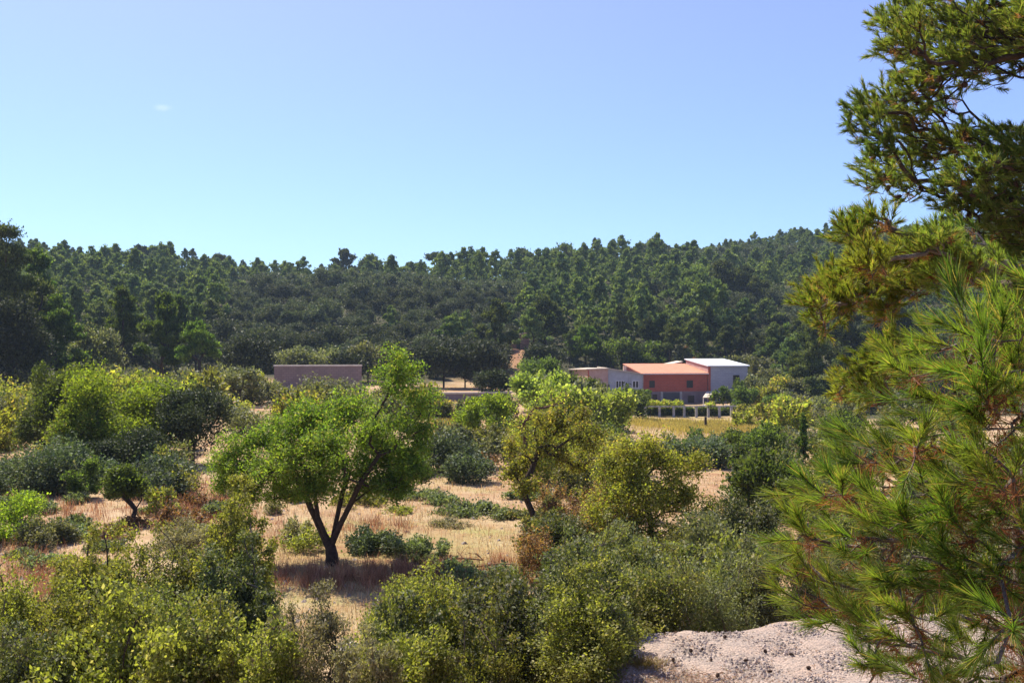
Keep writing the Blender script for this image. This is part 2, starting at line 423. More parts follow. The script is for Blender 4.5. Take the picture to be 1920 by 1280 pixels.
def tubes(nodes, par, tips, r0, rtip, sides):
    n = len(nodes)
    cnt = np.zeros(n)
    for t in tips: cnt[t] += 1
    for i in range(n - 1, 0, -1): cnt[par[i]] += cnt[i]
    cnt = np.maximum(cnt, 1)
    e = math.log(max(r0 / rtip, 1.01)) / math.log(max(cnt[0], 2))
    rad = rtip * cnt ** e
    # taper along unbranched runs
    kids = [[] for _ in range(n)]
    for i in range(1, n): kids[par[i]].append(i)
    Vs, Fs, off = [], [], 0
    stack = [(-1, 0)]
    ang = np.arange(sides) * 2 * math.pi / sides
    ca_, sa_ = np.cos(ang), np.sin(ang)
    while stack:
        p, i = stack.pop()
        chain = [] if p < 0 else [p]
        j = i
        while True:
            chain.append(j)
            if not kids[j]: break
            ks = sorted(kids[j], key=lambda q: -cnt[q])
            for q in ks[1:]: stack.append((j, q))
            j = ks[0]
        if len(chain) < 2: continue
        P = nodes[chain]; R = rad[chain].copy()
        if p >= 0: R[0] = R[1]
        R[-1] *= .5
        T = np.gradient(P, axis=0); T = unit(T)
        d = P[-1] - P[0]; ref = np.array([1.0, 0, 0]) if abs(d[0]) < max(abs(d[1]), abs(d[2])) else np.array([0, 1.0, 0])
        X = unit(np.cross(T, ref)); Y = np.cross(T, X)
        ring = P[:, None, :] + R[:, None, None] * (X[:, None, :] * ca_[None, :, None] + Y[:, None, :] * sa_[None, :, None])
        m = len(chain)
        Vs.append(ring.reshape(-1, 3))
        a = (np.arange(m - 1)[:, None] * sides + np.arange(sides)[None, :]).ravel()
        b = (np.arange(m - 1)[:, None] * sides + (np.arange(sides)[None, :] + 1) % sides).ravel()
        Fs.append(np.stack([a, b, b + sides, a + sides], 1) + off)
        off += m * sides
    return np.concatenate(Vs), np.concatenate(Fs), rad

def sample_blobs(blobs, n, rng, shell=.45):
    B = np.array(blobs, float)
    w = (B[:, 3] * B[:, 4] * B[:, 5]) ** .62
    k = rng.choice(len(B), n, p=w / w.sum())
    d = unit(rng.normal(size=(n, 3)))
    r = rng.uniform(0, 1, (n, 1)) ** shell
    return B[k, :3] + d * r * B[k, 3:6]

def auto_blobs(style, w, h, rng, tf=0.0):
    """lumps of the crown in local metres; tf = clear trunk fraction"""
    out = []
    R = w / 2
    if style == 'round':
        z0 = h * tf; H = h - z0
        out.append((0, 0, z0 + H * .5, R * .72, R * .72, H * .44))
        for k in range(11):
            a = rng.uniform(0, 6.28); e = rng.uniform(-.35, 1.1)
            rr = rng.uniform(.22, .36)
            out.append((math.cos(a) * math.cos(e) * R * .68, math.sin(a) * math.cos(e) * R * .68,
                        z0 + H * .5 + math.sin(e) * H * .36, R * rr, R * rr, H * rr * .8))
    elif style == 'bush':
        for k in range(13):
            a = rng.uniform(0, 6.28); q = math.sqrt(rng.uniform(0, 1)) * .72
            top = (1 - .55 * q * q) * rng.uniform(.55, 1.0) * h
            rr = rng.uniform(.2, .34)
            rz = top * .5
            out.append((math.cos(a) * q * R, math.sin(a) * q * R, top - rz, R * rr, R * rr, rz))
    elif style == 'tree':
        z0 = h * tf; H = h - z0
        for k in range(15):
            a = rng.uniform(0, 6.28); zz = rng.uniform(.12, .9)
            q = math.sqrt(max(0, 1 - (2 * zz - 1) ** 2)) * rng.uniform(.35, .85)
            rr = rng.uniform(.2, .36)
            out.append((math.cos(a) * q * R, math.sin(a) * q * R, z0 + zz * H * .92, R * rr, R * rr, H * rr * .62))
    elif style == 'pine':
        z0 = h * tf; H = h - z0
        for k in range(34):
            zz = rng.uniform(0, 1) ** .85
            q = (1 - zz ** 1.5) ** .7 * rng.uniform(.3, .95) + .03
            a = rng.uniform(0, 6.28)
            rr = rng.uniform(.13, .24) * (1 - .35 * zz)
            out.append((math.cos(a) * q * R, math.sin(a) * q * R, z0 + zz * H * .86 + H * .06, R * rr * 1.15, R * rr * 1.15, R * rr * .8))
        out.append((0, 0, z0 + H * .55, R * .24, R * .24, H * .4))
    elif style == 'umbrella':
        for k in range(12):
            a = rng.uniform(0, 6.28); q = math.sqrt(rng.uniform(0, 1)) * .75
            out.append((math.cos(a) * q * R, math.sin(a) * q * R, h * (.86 - .1 * q), R * .3, R * .3, h * .09))
    elif style == 'low':
        for k in range(14):
            a = rng.uniform(0, 6.28); q = math.sqrt(rng.uniform(0, 1)) * .85
            out.append((math.cos(a) * q * R, math.sin(a) * q * R * .7, h * .4, R * .2, R * .2, h * rng.uniform(.3, .55)))
    return out

def plant(name, label, cat, loc, w, h, D, mat, bark='bark', style='bush', tf=0.12, lean=(0, 0), blobs=None,
          cover=3.0, leaf=None, aspect=1.7, tips=None, rtip=None, r0=None, seed=0, group=None, part='foliage',
          trunk='trunk', root=None, shell=.45, loose=.5, sprd=.38, updir=.4, flat=0.35, alpha=.35, stems=False, drop=0.0, maxn=60000, sprigs=0):
    rng = np.random.default_rng(seed + 11)
    t = empty(name, loc)
    tag(t, label, cat, group)
    if blobs is None:
        B_ = np.array(auto_blobs(style, w, h, rng, tf))
        lo = (B_[:, 0] - B_[:, 3]).min(); hi = (B_[:, 0] + B_[:, 3]).max()
        B_[:, 0] -= (lo + hi) / 2; B_[:, 1] -= ((B_[:, 1] - B_[:, 4]).min() + (B_[:, 1] + B_[:, 4]).max()) / 2
        fx = w / (hi - lo) * 1.04; fz = h * 1.02 / (B_[:, 2] + B_[:, 5]).max()
        B_[:, [0, 1, 3, 4]] *= fx; B_[:, [2, 5]] *= fz
        B_[:, 3:6] *= 1.08
        blobs = [tuple(b_) for b_ in B_]
    L = leaf if leaf else max(.055, D * .0028)
    W = L / aspect
    n = int(min(maxn, 1.75 * cover * w * h * .8 / (L * W * .5)))
    spr = None
    nt = tips if tips else int(np.clip(w * h * 14, 50, 190))
    targets = sample_blobs(blobs, nt, rng, .6)
    targets[:, 2] = np.maximum(targets[:, 2], .04 * h)
    if sprigs:
        a_ = rng.uniform(0, 6.28, sprigs); q_ = np.sqrt(rng.uniform(0, 1, sprigs)) * w * .42
        spr = np.stack([np.cos(a_) * q_, np.sin(a_) * q_, h * rng.uniform(.82, 1.2, sprigs) * (1 - .35 * (q_ / (w * .5)) ** 2)], 1)
        targets = np.concatenate([targets, spr])
    if root is None:
        top = h * max(tf, .08)
        root = [(0, 0, -.15), (lean[0] * .3, lean[1] * .3, top * .5), (lean[0], lean[1], top)]
    nodes, par, tp = skeleton(root, targets, max(.12, h * .06), alpha, .16, rng)
    if rtip is None: rtip = max(.005, h * .0022, D * .00012)
    if r0 is None: r0 = max(rtip * 3, h * .022)
    bv, bf, _ = tubes(nodes, par, tp, r0, rtip, 6 if D > 15 else 7)
    mesh_obj(trunk, bv, bf, M[bark], t, smooth=True)
    # leaves: around the twig ends, lumpy
    cz = np.array([0, 0, h * .45])
    k = rng.integers(0, len(targets), n)
    sp = (np.mean([b[3] for b in blobs]) * sprd)
    half = int(n * loose)
    C = targets[k] + rng.normal(size=(n, 3)) * sp * np.array([1, 1, .75])
    C[half:] = sample_blobs(blobs, n - half, rng, shell)
    if sprigs:
        m_ = max(40, int(n * .16 / sprigs)) * sprigs
        ks = np.arange(m_) % sprigs; f_ = rng.uniform(0, 1, m_)[:, None]
        S0 = spr * np.array([.72, .72, .62])
        C = np.concatenate([C, S0[ks] + (spr[ks] - S0[ks]) * f_ + rng.normal(size=(m_, 3)) * (.075 - .05 * f_)])
    if drop:
        keep = rng.uniform(size=n) > drop
        C = C[keep]
    C[:, 2] = np.maximum(C[:, 2], .01 + .02 * rng.uniform(size=len(C)))
    n = len(C)
    A = unit(unit(C - cz) * .6 + rng.normal(size=(n, 3)) * .7 + np.array([0, 0, updir]))
    Ls = L * rng.uniform(.55, 1.5, n)
    lv, lf = leaf_quads(C, A, Ls, Ls / aspect * rng.uniform(.75, 1.25, n), rng, flat)
    mesh_obj(part, lv, lf, M[mat], t)
    return t

# ------------------------------------------------------------------ hill forest
def proto(kind, seed, style, w, h, mat, L, n_cover, tf, nt=26):
    return plant(kind, None, None, (0, 0, 0), w, h, 250, mat, style=style, tf=tf, cover=n_cover, leaf=L, aspect=1.6,
                 tips=nt, seed=seed, part='crown', r0=h * .017, rtip=.03, maxn=6500, flat=.1, loose=.35)
pine_protos = [proto('pine_tree', s, 'pine', w, h, 'pine', .36, 3.6, tf) for s, w, h, tf in
               [(1, 6.5, 9.5, .22), (2, 5.2, 11, .34), (3, 7.6, 10, .25), (4, 5.0, 9, .18), (5, 7.6, 11.5, .36)]]
pine_protos.append(proto('pine_tree', 6, 'umbrella', 6.5, 9.5, 'pine', .40, 3.0, .6))
oak_protos = [proto('holm_oak', s, 'round', w, h, 'oak_far', .32, 4.5, tf) for s, w, h, tf in
              [(11, 5.5, 4.6, .05), (12, 4.6, 4.0, .05), (13, 6.8, 5.2, .08), (14, 4.0, 3.4, .04)]]
for p in pine_protos + oak_protos: p['used'] = 0

def forest_spots(n, rng, d0, d1, px0, px1, mind):
    out = []
    while len(out) < n:
        D = math.sqrt(rng.uniform(d0 * d0, d1 * d1)); px = rng.uniform(px0, px1)
        x = (px - 960) / FPX * D
        ok = True
        for (a, b) in out[-2600:]:
            if abs(a - x) < mind and abs(b - D) < mind: ok = False; break
        if ok: out.append((x, D))
        else:
            mind *= .9995
    return out
rf = np.random.default_rng(21)
spots = []
tries = 0
while len(spots) < 2700 and tries < 140000:
    tries += 1
    D = math.sqrt(rf.uniform(146 ** 2, 475 ** 2)); px = rf.uniform(-300, 2050)
    x = (px - 960) / FPX * D
    ft = np.interp(px, [-140, 300, 420, 700, 930, 1100, 1420, 1480, 1760], [140, 140, 148, 148, 150, 176, 172, 150, 140])
    if D < ft: continue
    rd = np.interp(px, [-140, 1050, 1200, 1450, 1760], [362, 362, 415, 470, 470])
    if D > rd: continue
    if abs(px - 966) < 32 and D < 200: continue
    if abs(px - 870) < 45 and D < 152: continue
    if abs(px - 815) < 20 and D > 325: continue
    md = 4.7 if D < 300 else 4.4
    if any(abs(a - x) < md and abs(b - D) < md for a, b, _, _ in spots): continue
    spots.append((x, D, px, rd))
spots.sort(key=lambda s: s[1] if s[3] - s[1] > 22 else s[1] * .4)
n_p = n_o = 0
rest = []
def use(protolist, k, loc, s, rz, label, group, sz=1.0):
    p = protolist[k]
    if p['used']: o = copy_tree(p)
    else: o = p
    p['used'] = 1
    o.location = loc; o.scale = (s, s, s * sz); o.rotation_euler = (0, 0, rz)
    tag(o, label, {'pine_tree': 'pine tree', 'holm_oak': 'oak'}[p.name.split('.')[0]], group)
    return o
for (x, D, px, rd) in spots:
    z = float(hgt(x, D)) - .15
    patch = math.sin(x * .05 + 1.3) + math.sin(D * .045 + x * .02) + rf.normal() * .55
    ridge = rd - D < 45
    if 420 < px < 985 and D < 285: isp = patch > 1.75
    elif px > 1150 and D > 330: isp = patch > .35
    elif px > 1000 and D < 250: isp = patch > -.9
    elif px < 430: isp = patch > -.6
    else: isp = patch > -.5
    if ridge: isp = rf.uniform() < .82
    smallfar = px > 1150 and D > 330
    if isp:
        s = (rf.uniform(.62, .88) if ridge else rf.uniform(.55, 1.15)) * (.75 if smallfar else 1.0)
        if 990 < px < 1450 and 190 < D < 260: s *= 1.15
        k = int(rf.integers(0, 5))
        if ridge and rf.uniform() < .14: k = 5
    else:
        s = rf.uniform(.7, 1.3)
        k = int(rf.integers(0, 4))
    rz = rf.uniform(0, 6.28); sz = rf.uniform(.85, 1.2)
    if px > 1800 or px < -80: rest.append((isp, k, x, D, z, s, rz, sz))
    elif isp and (n_p < 296) and (D < 260 or rd - D < 22 or rf.uniform() < .6):
        use(pine_protos, k, (x, D, z), s, rz, 'dark green pine among the forest trees covering the hillside', 'pines of the hillside forest', sz); n_p += 1
    elif (not isp) and n_o < 296 and (D < 250 or rf.uniform() < .45):
        use(oak_protos, k, (x, D, z), s, rz, 'low rounded grey-green oak in the dense scrub of the hillside', 'oaks of the hillside scrub', sz); n_o += 1
    else:
        rest.append((isp, k, x, D, z, s, rz, sz))
# the remaining forest as one mass
def merged(protolist, items, name, label, mat):
    Vs, Fs, off = [], [], 0
    for (isp, k, x, D, z, s, rz, sz) in items:
        me = [c for c in protolist[k].children if c.name.startswith('crown')][0].data
        nv = len(me.vertices); co = np.empty(nv * 3, np.float32); me.vertices.foreach_get('co', co)
        co = co.reshape(-1, 4, 3)[::3]
        c = co.mean(1, keepdims=True); co = (c + (co - c) * 1.5).reshape(-1, 3)
        ca_, sa_ = math.cos(rz), math.sin(rz)
        R = np.array([[ca_, sa_, 0], [-sa_, ca_, 0], [0, 0, 1]])
        co = (co @ R) * np.array([s, s, s * sz]) + np.array([x, D, z])
        Vs.append(co); Fs.append(np.arange(len(co)).reshape(-1, 4) + off); off += len(co)
    if Vs:
        o = mesh_obj(name, np.concatenate(Vs), np.concatenate(Fs), M[mat])
        tag(o, label, 'forest', None, 'stuff')
merged(pine_protos, [r for r in rest if r[0]], 'pine_forest', 'far mass of dark green pines towards the top of the hill', 'pine')
merged(oak_protos, [r for r in rest if not r[0]], 'oak_scrub', 'far mass of grey-green scrub oaks high on the hillside', 'oak_far')
for p in pine_protos + oak_protos:          # a prototype nobody used leaves the scene
    if not p['used']:
        for c_ in list(p.children): bpy.data.objects.remove(c_)
        bpy.data.objects.remove(p)
for o_ in bpy.data.objects:
    if 'used' in o_: del o_['used']
# low undergrowth over the hill floor
def ground_leaves(name, label, cat, n, dfun, mat, hmax, L, aspect, seed, updir=.6, flat=.3):
    rng = np.random.default_rng(seed)
    x, y = dfun(n, rng)
    z = hgt(x, y)
    L_ = (L * y if L < .01 else np.full(len(x), L)) * rng.uniform(.6, 1.4, len(x))
    lump = np.clip(.5 + .5 * np.sin(x * .9 + np.sin(y * .7) * 2) * np.sin(y * .8 + np.sin(x * .5)), 0.05, 1)
    C = np.stack([x, y, z + hmax * lump * rng.uniform(0, 1, len(x)) ** .6], 1)
    A = unit(rng.normal(size=(len(x), 3)) + np.array([0, 0, updir]))
    v, f = leaf_quads(C, A, L_, L_ / aspect, rng, flat)
    return tag(mesh_obj(name, v, f, M[mat]), label, cat, None, 'stuff')
def hill_area(n, rng):
    D = np.sqrt(rng.uniform(142 ** 2, 440 ** 2, n)); px = rng.uniform(-160, 1780, n)
    ft = np.interp(px, [-140, 300, 420, 700, 930, 1100, 1420, 1480, 1760], [140, 140, 148, 148, 150, 172, 168, 150, 140])
    k = (D > ft) & ~((np.abs(px - 966) < 22) & (D > 158) & (D < 200)) & ~((np.abs(px - 870) < 45) & (D < 152))
    return ((px - 960) / FPX * D)[k], D[k]
ground_leaves('undergrowth', 'low dark undergrowth between the trees of the hillside', 'undergrowth', 170000, hill_area, 'oak_far', 1.7, .55, 1.6, 5)

# ------------------------------------------------------------------ single plants, by kind: place px, top py, width px, distance
# (material, style, clear trunk, bark, cover, updir, leaf aspect)
KIND = {
    'bigpine': dict(mat='pine', style='pine', tf=.12, cover=4.2, aspect=2.2, updir=.8, part='crown'),
    'gpine':   dict(mat='pine_g', style='pine', tf=.2, cover=4.2, aspect=2.2, updir=.9, part='crown'),
    'tallpine': dict(mat='pine', style='pine', tf=.45, cover=3.6, aspect=2.2, updir=.8, part='crown'),
    'umbrella': dict(mat='pine', style='umbrella', tf=.6, cover=3.2, aspect=2.0, updir=.8, part='crown'),
    'oak':     dict(mat='oak', style='round', tf=.10, cover=4.2, aspect=1.6, part='crown'),
    'oak_l':   dict(mat='olive', style='round', tf=.08, cover=4.0, aspect=1.7, part='crown'),
    'bright':  dict(mat='bright', style='tree', tf=.06, cover=3.6, aspect=1.8, part='crown'),
    'mid':     dict(mat='almond_dark', style='tree', tf=.06, cover=3.6, aspect=1.8, part='crown'),
    'yg':      dict(mat='yellowgreen', style='bush', tf=.08, cover=2.8, aspect=1.7),
    'fig':     dict(mat='fig', style='bush', tf=.08, cover=2.6, aspect=1.3),
    'shrub':   dict(mat='shrub', style='bush', tf=.08, cover=3.0, aspect=1.6),
    'shrub_y': dict(mat='shrub_y', style='bush', tf=.08, cover=2.6, aspect=1.6),
    'shrub_d': dict(mat='shrub_d', style='bush', tf=.08, cover=3.2, aspect=1.6),
    'grey':    dict(mat='shrub_grey', style='bush', tf=.05, cover=3.0, aspect=2.6),
    'olive':   dict(mat='olive', style='bush', tf=.06, cover=3.4, aspect=1.8),
    'blue':    dict(mat='bluegreen', style='bush', tf=.05, cover=3.6, aspect=1.7),
    'low':     dict(mat='creeper', style='low', tf=.05, cover=5.0, aspect=1.5),
    'brown':   dict(mat='brown', style='bush', tf=.08, cover=1.2, aspect=1.5, bark='dead_wood'),
}
def P(kind, px, ty, wpx, D, name, cat, label, seed=None, group=None, sink=0.0, **kw):
    k = dict(KIND[kind]); k.update(kw)
    loc = pos(px, D); loc.z -= sink
    h = max(.3, zat(ty, D) - loc.z)
    w = wpx / FPX * D * 1.12
    part = k.pop('part', 'foliage')
    tr = 'trunk' if part == 'crown' else 'stems'
    return plant(name, label, cat, loc, w, h, D, k.pop('mat'), part=part, trunk=tr,
                 seed=seed if seed is not None else int(px * 7 + ty * 3), group=group, **k)

# far left pines and trees at the hill foot
P('bigpine', 12, 422, 150, 112, 'pine_tree', 'pine tree', 'tallest dark pine at the left edge, rising above the forest line', tf=.1)
P('bigpine', 62, 462, 90, 122, 'pine_tree', 'pine tree', 'dark pine just right of the tallest pine at the left edge', mat='pine_g')
P('oak', 22, 560, 120, 104, 'holm_oak', 'oak', 'dark bushy oak under the tallest pine at the left edge', tf=.04)
P('bigpine', 122, 558, 88, 112, 'pine_tree', 'pine tree', 'dark wide pine behind the tall bright green creeper-covered tree on the left', mat='pine_g', tf=.08)
P('oak_l', 182, 612, 84, 118, 'holm_oak', 'oak', 'grey-green shaggy oak between two pines on the left', tf=.05)
P('gpine', 232, 540, 74, 130, 'pine_tree', 'pine tree', 'slender green pine with pointed top on the left hill foot', tf=.25)
P('gpine', 303, 552, 88, 122, 'pine_tree', 'pine tree', 'bushy bright green pine left of the thin-trunked pine', tf=.2)
P('gpine', 330, 556, 60, 150, 'pine_tree', 'pine tree', 'green pine standing directly behind the bushy bright pine', tf=.2)
P('gpine', 374, 604, 68, 116, 'pine_tree', 'pine tree', 'small pine with a long bare dark trunk beside a dry clearing', tf=.42)
P('oak', 462, 624, 98, 132, 'holm_oak', 'oak', 'dark domed oak left of the long retaining wall', tf=.06)
P('oak_l', 545, 650, 70, 140, 'holm_oak', 'oak', 'grey-green oak just above the left end of the long wall', tf=.06)
P('oak_l', 610, 655, 80, 142, 'holm_oak', 'oak', 'grey-green oak just above the middle of the long wall', tf=.06)
P('oak_l', 690, 640, 80, 142, 'holm_oak', 'oak', 'grey-green oak above the right end of the long wall', tf=.06)
P('oak', 655, 662, 60, 138, 'holm_oak', 'oak', 'small dark oak behind the long wall near its right end', tf=.06)
P('oak', 770, 650, 70, 136, 'holm_oak', 'oak', 'rounded dark oak left of the trunks in the clearing', tf=.1)
P('oak', 832, 634, 90, 138, 'holm_oak', 'oak', 'large dark oak with bare trunks showing over pale ground', tf=.24)
P('oak', 905, 640, 76, 136, 'holm_oak', 'oak', 'dark oak with one straight trunk over pale ground', tf=.26)
P('oak', 872, 655, 56, 140, 'holm_oak', 'oak', 'dark oak crowded between two larger trunked oaks', tf=.22)
P('oak', 922, 692, 62, 108, 'holm_oak', 'oak', 'grey dark domed oak at the right end of the low field wall', tf=.06)
P('bigpine', 1022, 555, 80, 185, 'pine_tree', 'pine tree', 'dark broad pine above the ruined hut', tf=.2)
P('oak', 1024, 645, 74, 160, 'holm_oak', 'oak', 'dark umbrella-like oak right of the ruined hut', tf=.3)
P('oak', 1010, 672, 70, 122, 'holm_oak', 'oak', 'rounded green oak behind the pale fig-like trees', mat='almond_dark')
P('gpine', 1098, 608, 70, 178, 'pine_tree', 'pine tree', 'olive-green pine behind the low lean-to at the left of the farm', tf=.15)
P('bright', 1150, 634, 90, 176, 'broadleaf_tree', 'tree', 'round olive-green tree behind the grey farmhouse wing', mat='almond_dark')
P('bright', 1210, 640, 64, 178, 'broadleaf_tree', 'tree', 'round olive-green tree behind the tiled roof', mat='almond_dark')
P('tallpine', 1190, 572, 60, 198, 'pine_tree', 'pine tree', 'dark pine behind the tiled roof', tf=.25)
P('tallpine', 1244, 588, 54, 192, 'pine_tree', 'pine tree', 'pine straight behind the right part of the tiled roof', mat='pine_g', tf=.2)
P('tallpine', 1318, 575, 62, 192, 'pine_tree', 'pine tree', 'pine behind the white roofed barn', tf=.3)
P('olive', 1276, 648, 34, 172, 'shrub', 'shrub', 'small round brownish shrub behind the tiled roof', mat='olive')
P('brown', 1292, 650, 30, 174, 'shrub', 'shrub', 'small dry brown shrub left of the white roof', cover=2.5)
P('tallpine', 1305, 498, 74, 236, 'pine_tree', 'pine tree', 'leftmost of three tall dark pines above the white roof', tf=.45)
P('tallpine', 1356, 492, 72, 240, 'pine_tree', 'pine tree', 'middle of three tall dark pines above the white roof', tf=.48)
P('tallpine', 1402, 500, 70, 236, 'pine_tree', 'pine tree', 'rightmost of three tall dark pines above the white roof', tf=.45)
P('tallpine', 1440, 560, 60, 214, 'pine_tree', 'pine tree', 'dark pine to the lower right of the three tall pines', tf=.35)
P('tallpine', 1470, 610, 56, 180, 'pine_tree', 'pine tree', 'green pine up the slope right of the barn', mat='pine_g', tf=.2)
P('bigpine', 1535, 600, 96, 128, 'pine_tree', 'pine tree', 'large dark pine at the right of the farm orchard', tf=.12)
P('bigpine', 1600, 560, 90, 150, 'pine_tree', 'pine tree', 'dark pine behind the golden pine branch', tf=.12)
P('bigpine', 1680, 540, 110, 150, 'pine_tree', 'pine tree', 'dark pine mostly hidden behind the near pine branches', tf=.12)
P('umbrella', 815, 474, 30, 350, 'pine_tree', 'pine tree', 'lone umbrella-shaped pine sticking up on the skyline', tf=.6)
for i, (px, ty, w, D, lab) in enumerate([
    (642, 468, 46, 345, 'broad dark pine highest on the skyline left of centre'),
    (700, 478, 44, 347, 'dark pine on the skyline left of the umbrella pine'),
    (975, 466, 60, 350, 'wide dark pine on the skyline right of the umbrella pine'),
    (1060, 458, 70, 352, 'large dark pine on the skyline above the ruined hut'),
    (1130, 464, 50, 356, 'flat topped dark pine on the skyline above the farm'),
    (1240, 452, 30, 400, 'thin wispy pine on the skyline above the white roof'),
    (262, 460, 36, 352, 'dark rounded pine on the skyline above the slender green pine'),
    (290, 462, 34, 352, 'dark leaning pine on the skyline beside the rounded one'),
    (405, 476, 46, 350, 'grey-green pine on the skyline where the ridge dips')]):
    P('tallpine', px, ty, w, D, 'pine_tree', 'pine tree', lab, tf=.3)

# middle distance, left field
P('yg', 22, 702, 80, 76, 'shrub', 'shrub', 'yellow-green bush at the left edge in front of the dark pines')
P('oak_l', 20, 742, 90, 60, 'shrub', 'shrub', 'grey-green bush below the yellow-green bush at the left edge', part='foliage')
P('mid', 96, 680, 116, 50, 'broadleaf_tree', 'tree', 'tall dark green creeper-covered tree on the left', tf=.03)
P('bright', 205, 690, 200, 49, 'broadleaf_tree', 'tree', 'broad glowing yellow-green tree right of the creeper-covered tree', tf=.1)
P('bright', 160, 760, 120, 47, 'broadleaf_tree', 'tree', 'smaller bright green tree in front of the glowing yellow-green tree', mat='almond', tf=.08)
P('yg', 260, 694, 90, 84, 'shrub', 'shrub', 'leafy yellow-green bush behind the glowing tree')
P('yg', 375, 702, 90, 84, 'shrub', 'shrub', 'yellow-green bush above the dark oak of the left field')
P('olive', 300, 712, 76, 76, 'shrub', 'shrub', 'grey-green low bush left of the dark oak of the left field')
P('oak', 362, 728, 112, 48, 'holm_oak', 'oak', 'dark oak with a dense black-green crown in the left field', tf=.08)
P('olive', 450, 690, 76, 92, 'small_tree', 'tree', 'thin small olive-green tree with a bare trunk in front of the long wall', tf=.42, style='tree', part='crown')
P('yg', 482, 690, 70, 108, 'shrub', 'shrub', 'pale yellow-green bush at the left end of the long wall')
P('olive', 512, 712, 50, 100, 'shrub', 'shrub', 'dark olive bush in front of the left end of the long wall')
P('olive', 588, 702, 76, 96, 'shrub', 'shrub', 'grey-green tall bush standing against the long wall')
P('olive', 650, 706, 60, 98, 'shrub', 'shrub', 'grey-green bush against the right half of the long wall')
P('brown', 470, 752, 90, 62, 'shrub', 'shrub', 'brownish olive bush behind the left side of the almond tree', mat='olive', cover=2.6)
P('blue', 120, 806, 84, 40, 'shrub', 'shrub', 'blue-green spiky bush below the creeper-covered tree')
P('olive', 62, 826, 150, 38, 'shrub', 'shrub', 'big silvery green thicket at the left edge', mat='bluegreen')
P('mid', 158, 858, 50, 37, 'shrub', 'shrub', 'small bright green bush beside the silvery thicket', part='foliage')
P('oak', 250, 800, 110, 43, 'holm_oak', 'oak', 'shadowy dark shrub oak under the glowing yellow-green tree', tf=.02)
P('brown', 318, 812, 70, 42, 'shrub', 'shrub', 'twiggy brown-green shrub under the dark oak', cover=1.8, mat='shrub')
P('shrub_y', 345, 860, 60, 38, 'shrub', 'shrub', 'thin twiggy sapling in reddish grass left of the almond tree', cover=1.0, tf=.3)
P('brown', 300, 912, 50, 31, 'shrub', 'shrub', 'bare reddish twig shrub in the dry grass', cover=.35)
P('mid', 26, 925, 120, 29, 'shrub', 'shrub', 'bright green low bush at the left edge of the field', part='foliage', mat='bright')
P('blue', 75, 962, 90, 28, 'shrub', 'shrub', 'grey-green low bush beside the bright low bush', mat='olive')
P('grey', 340, 965, 90, 27, 'shrub', 'shrub', 'pale grey-green bush at the edge of the field left of the almond tree')

# small twisted tree
def twisted():
    D = 32.0; loc = pos(252, D)
    w, h = 1.5, zat(872, D) - loc.z
    root = [(0, 0, -.1), (-.03, 0, .25), (.04, 0, .5), (-.12, 0, .7), (-.38, 0, .95)]
    blobs = [(-.45, 0, h * .70, .7, .65, .5), (-.85, .1, h * .56, .42, .4, .36), (-.1, .1, h * .64, .42, .4, .4), (-.42, 0, h * .86, .42, .4, .36)]
    t = plant('small_tree', 'little bright green tree with a twisted dark trunk in the dry field', 'tree', loc, w, h, D, 'almond_dark', blobs=blobs, root=root,
              cover=5.5, r0=.085, rtip=.012, seed=5, loose=.7, sprd=.3, part='crown', tips=45)
    nodes = np.array([(0.02, 0, .45), (.15, 0, .66), (.26, .02, .86), (.22, 0, .98), (.4, 0, 1.05)])
    v, f, _ = tubes(nodes, np.array([-1, 0, 1, 2, 3]), [4], .055, .025, 7)
    mesh_obj('branch', v, f, M['bark'], t, smooth=True)
twisted()

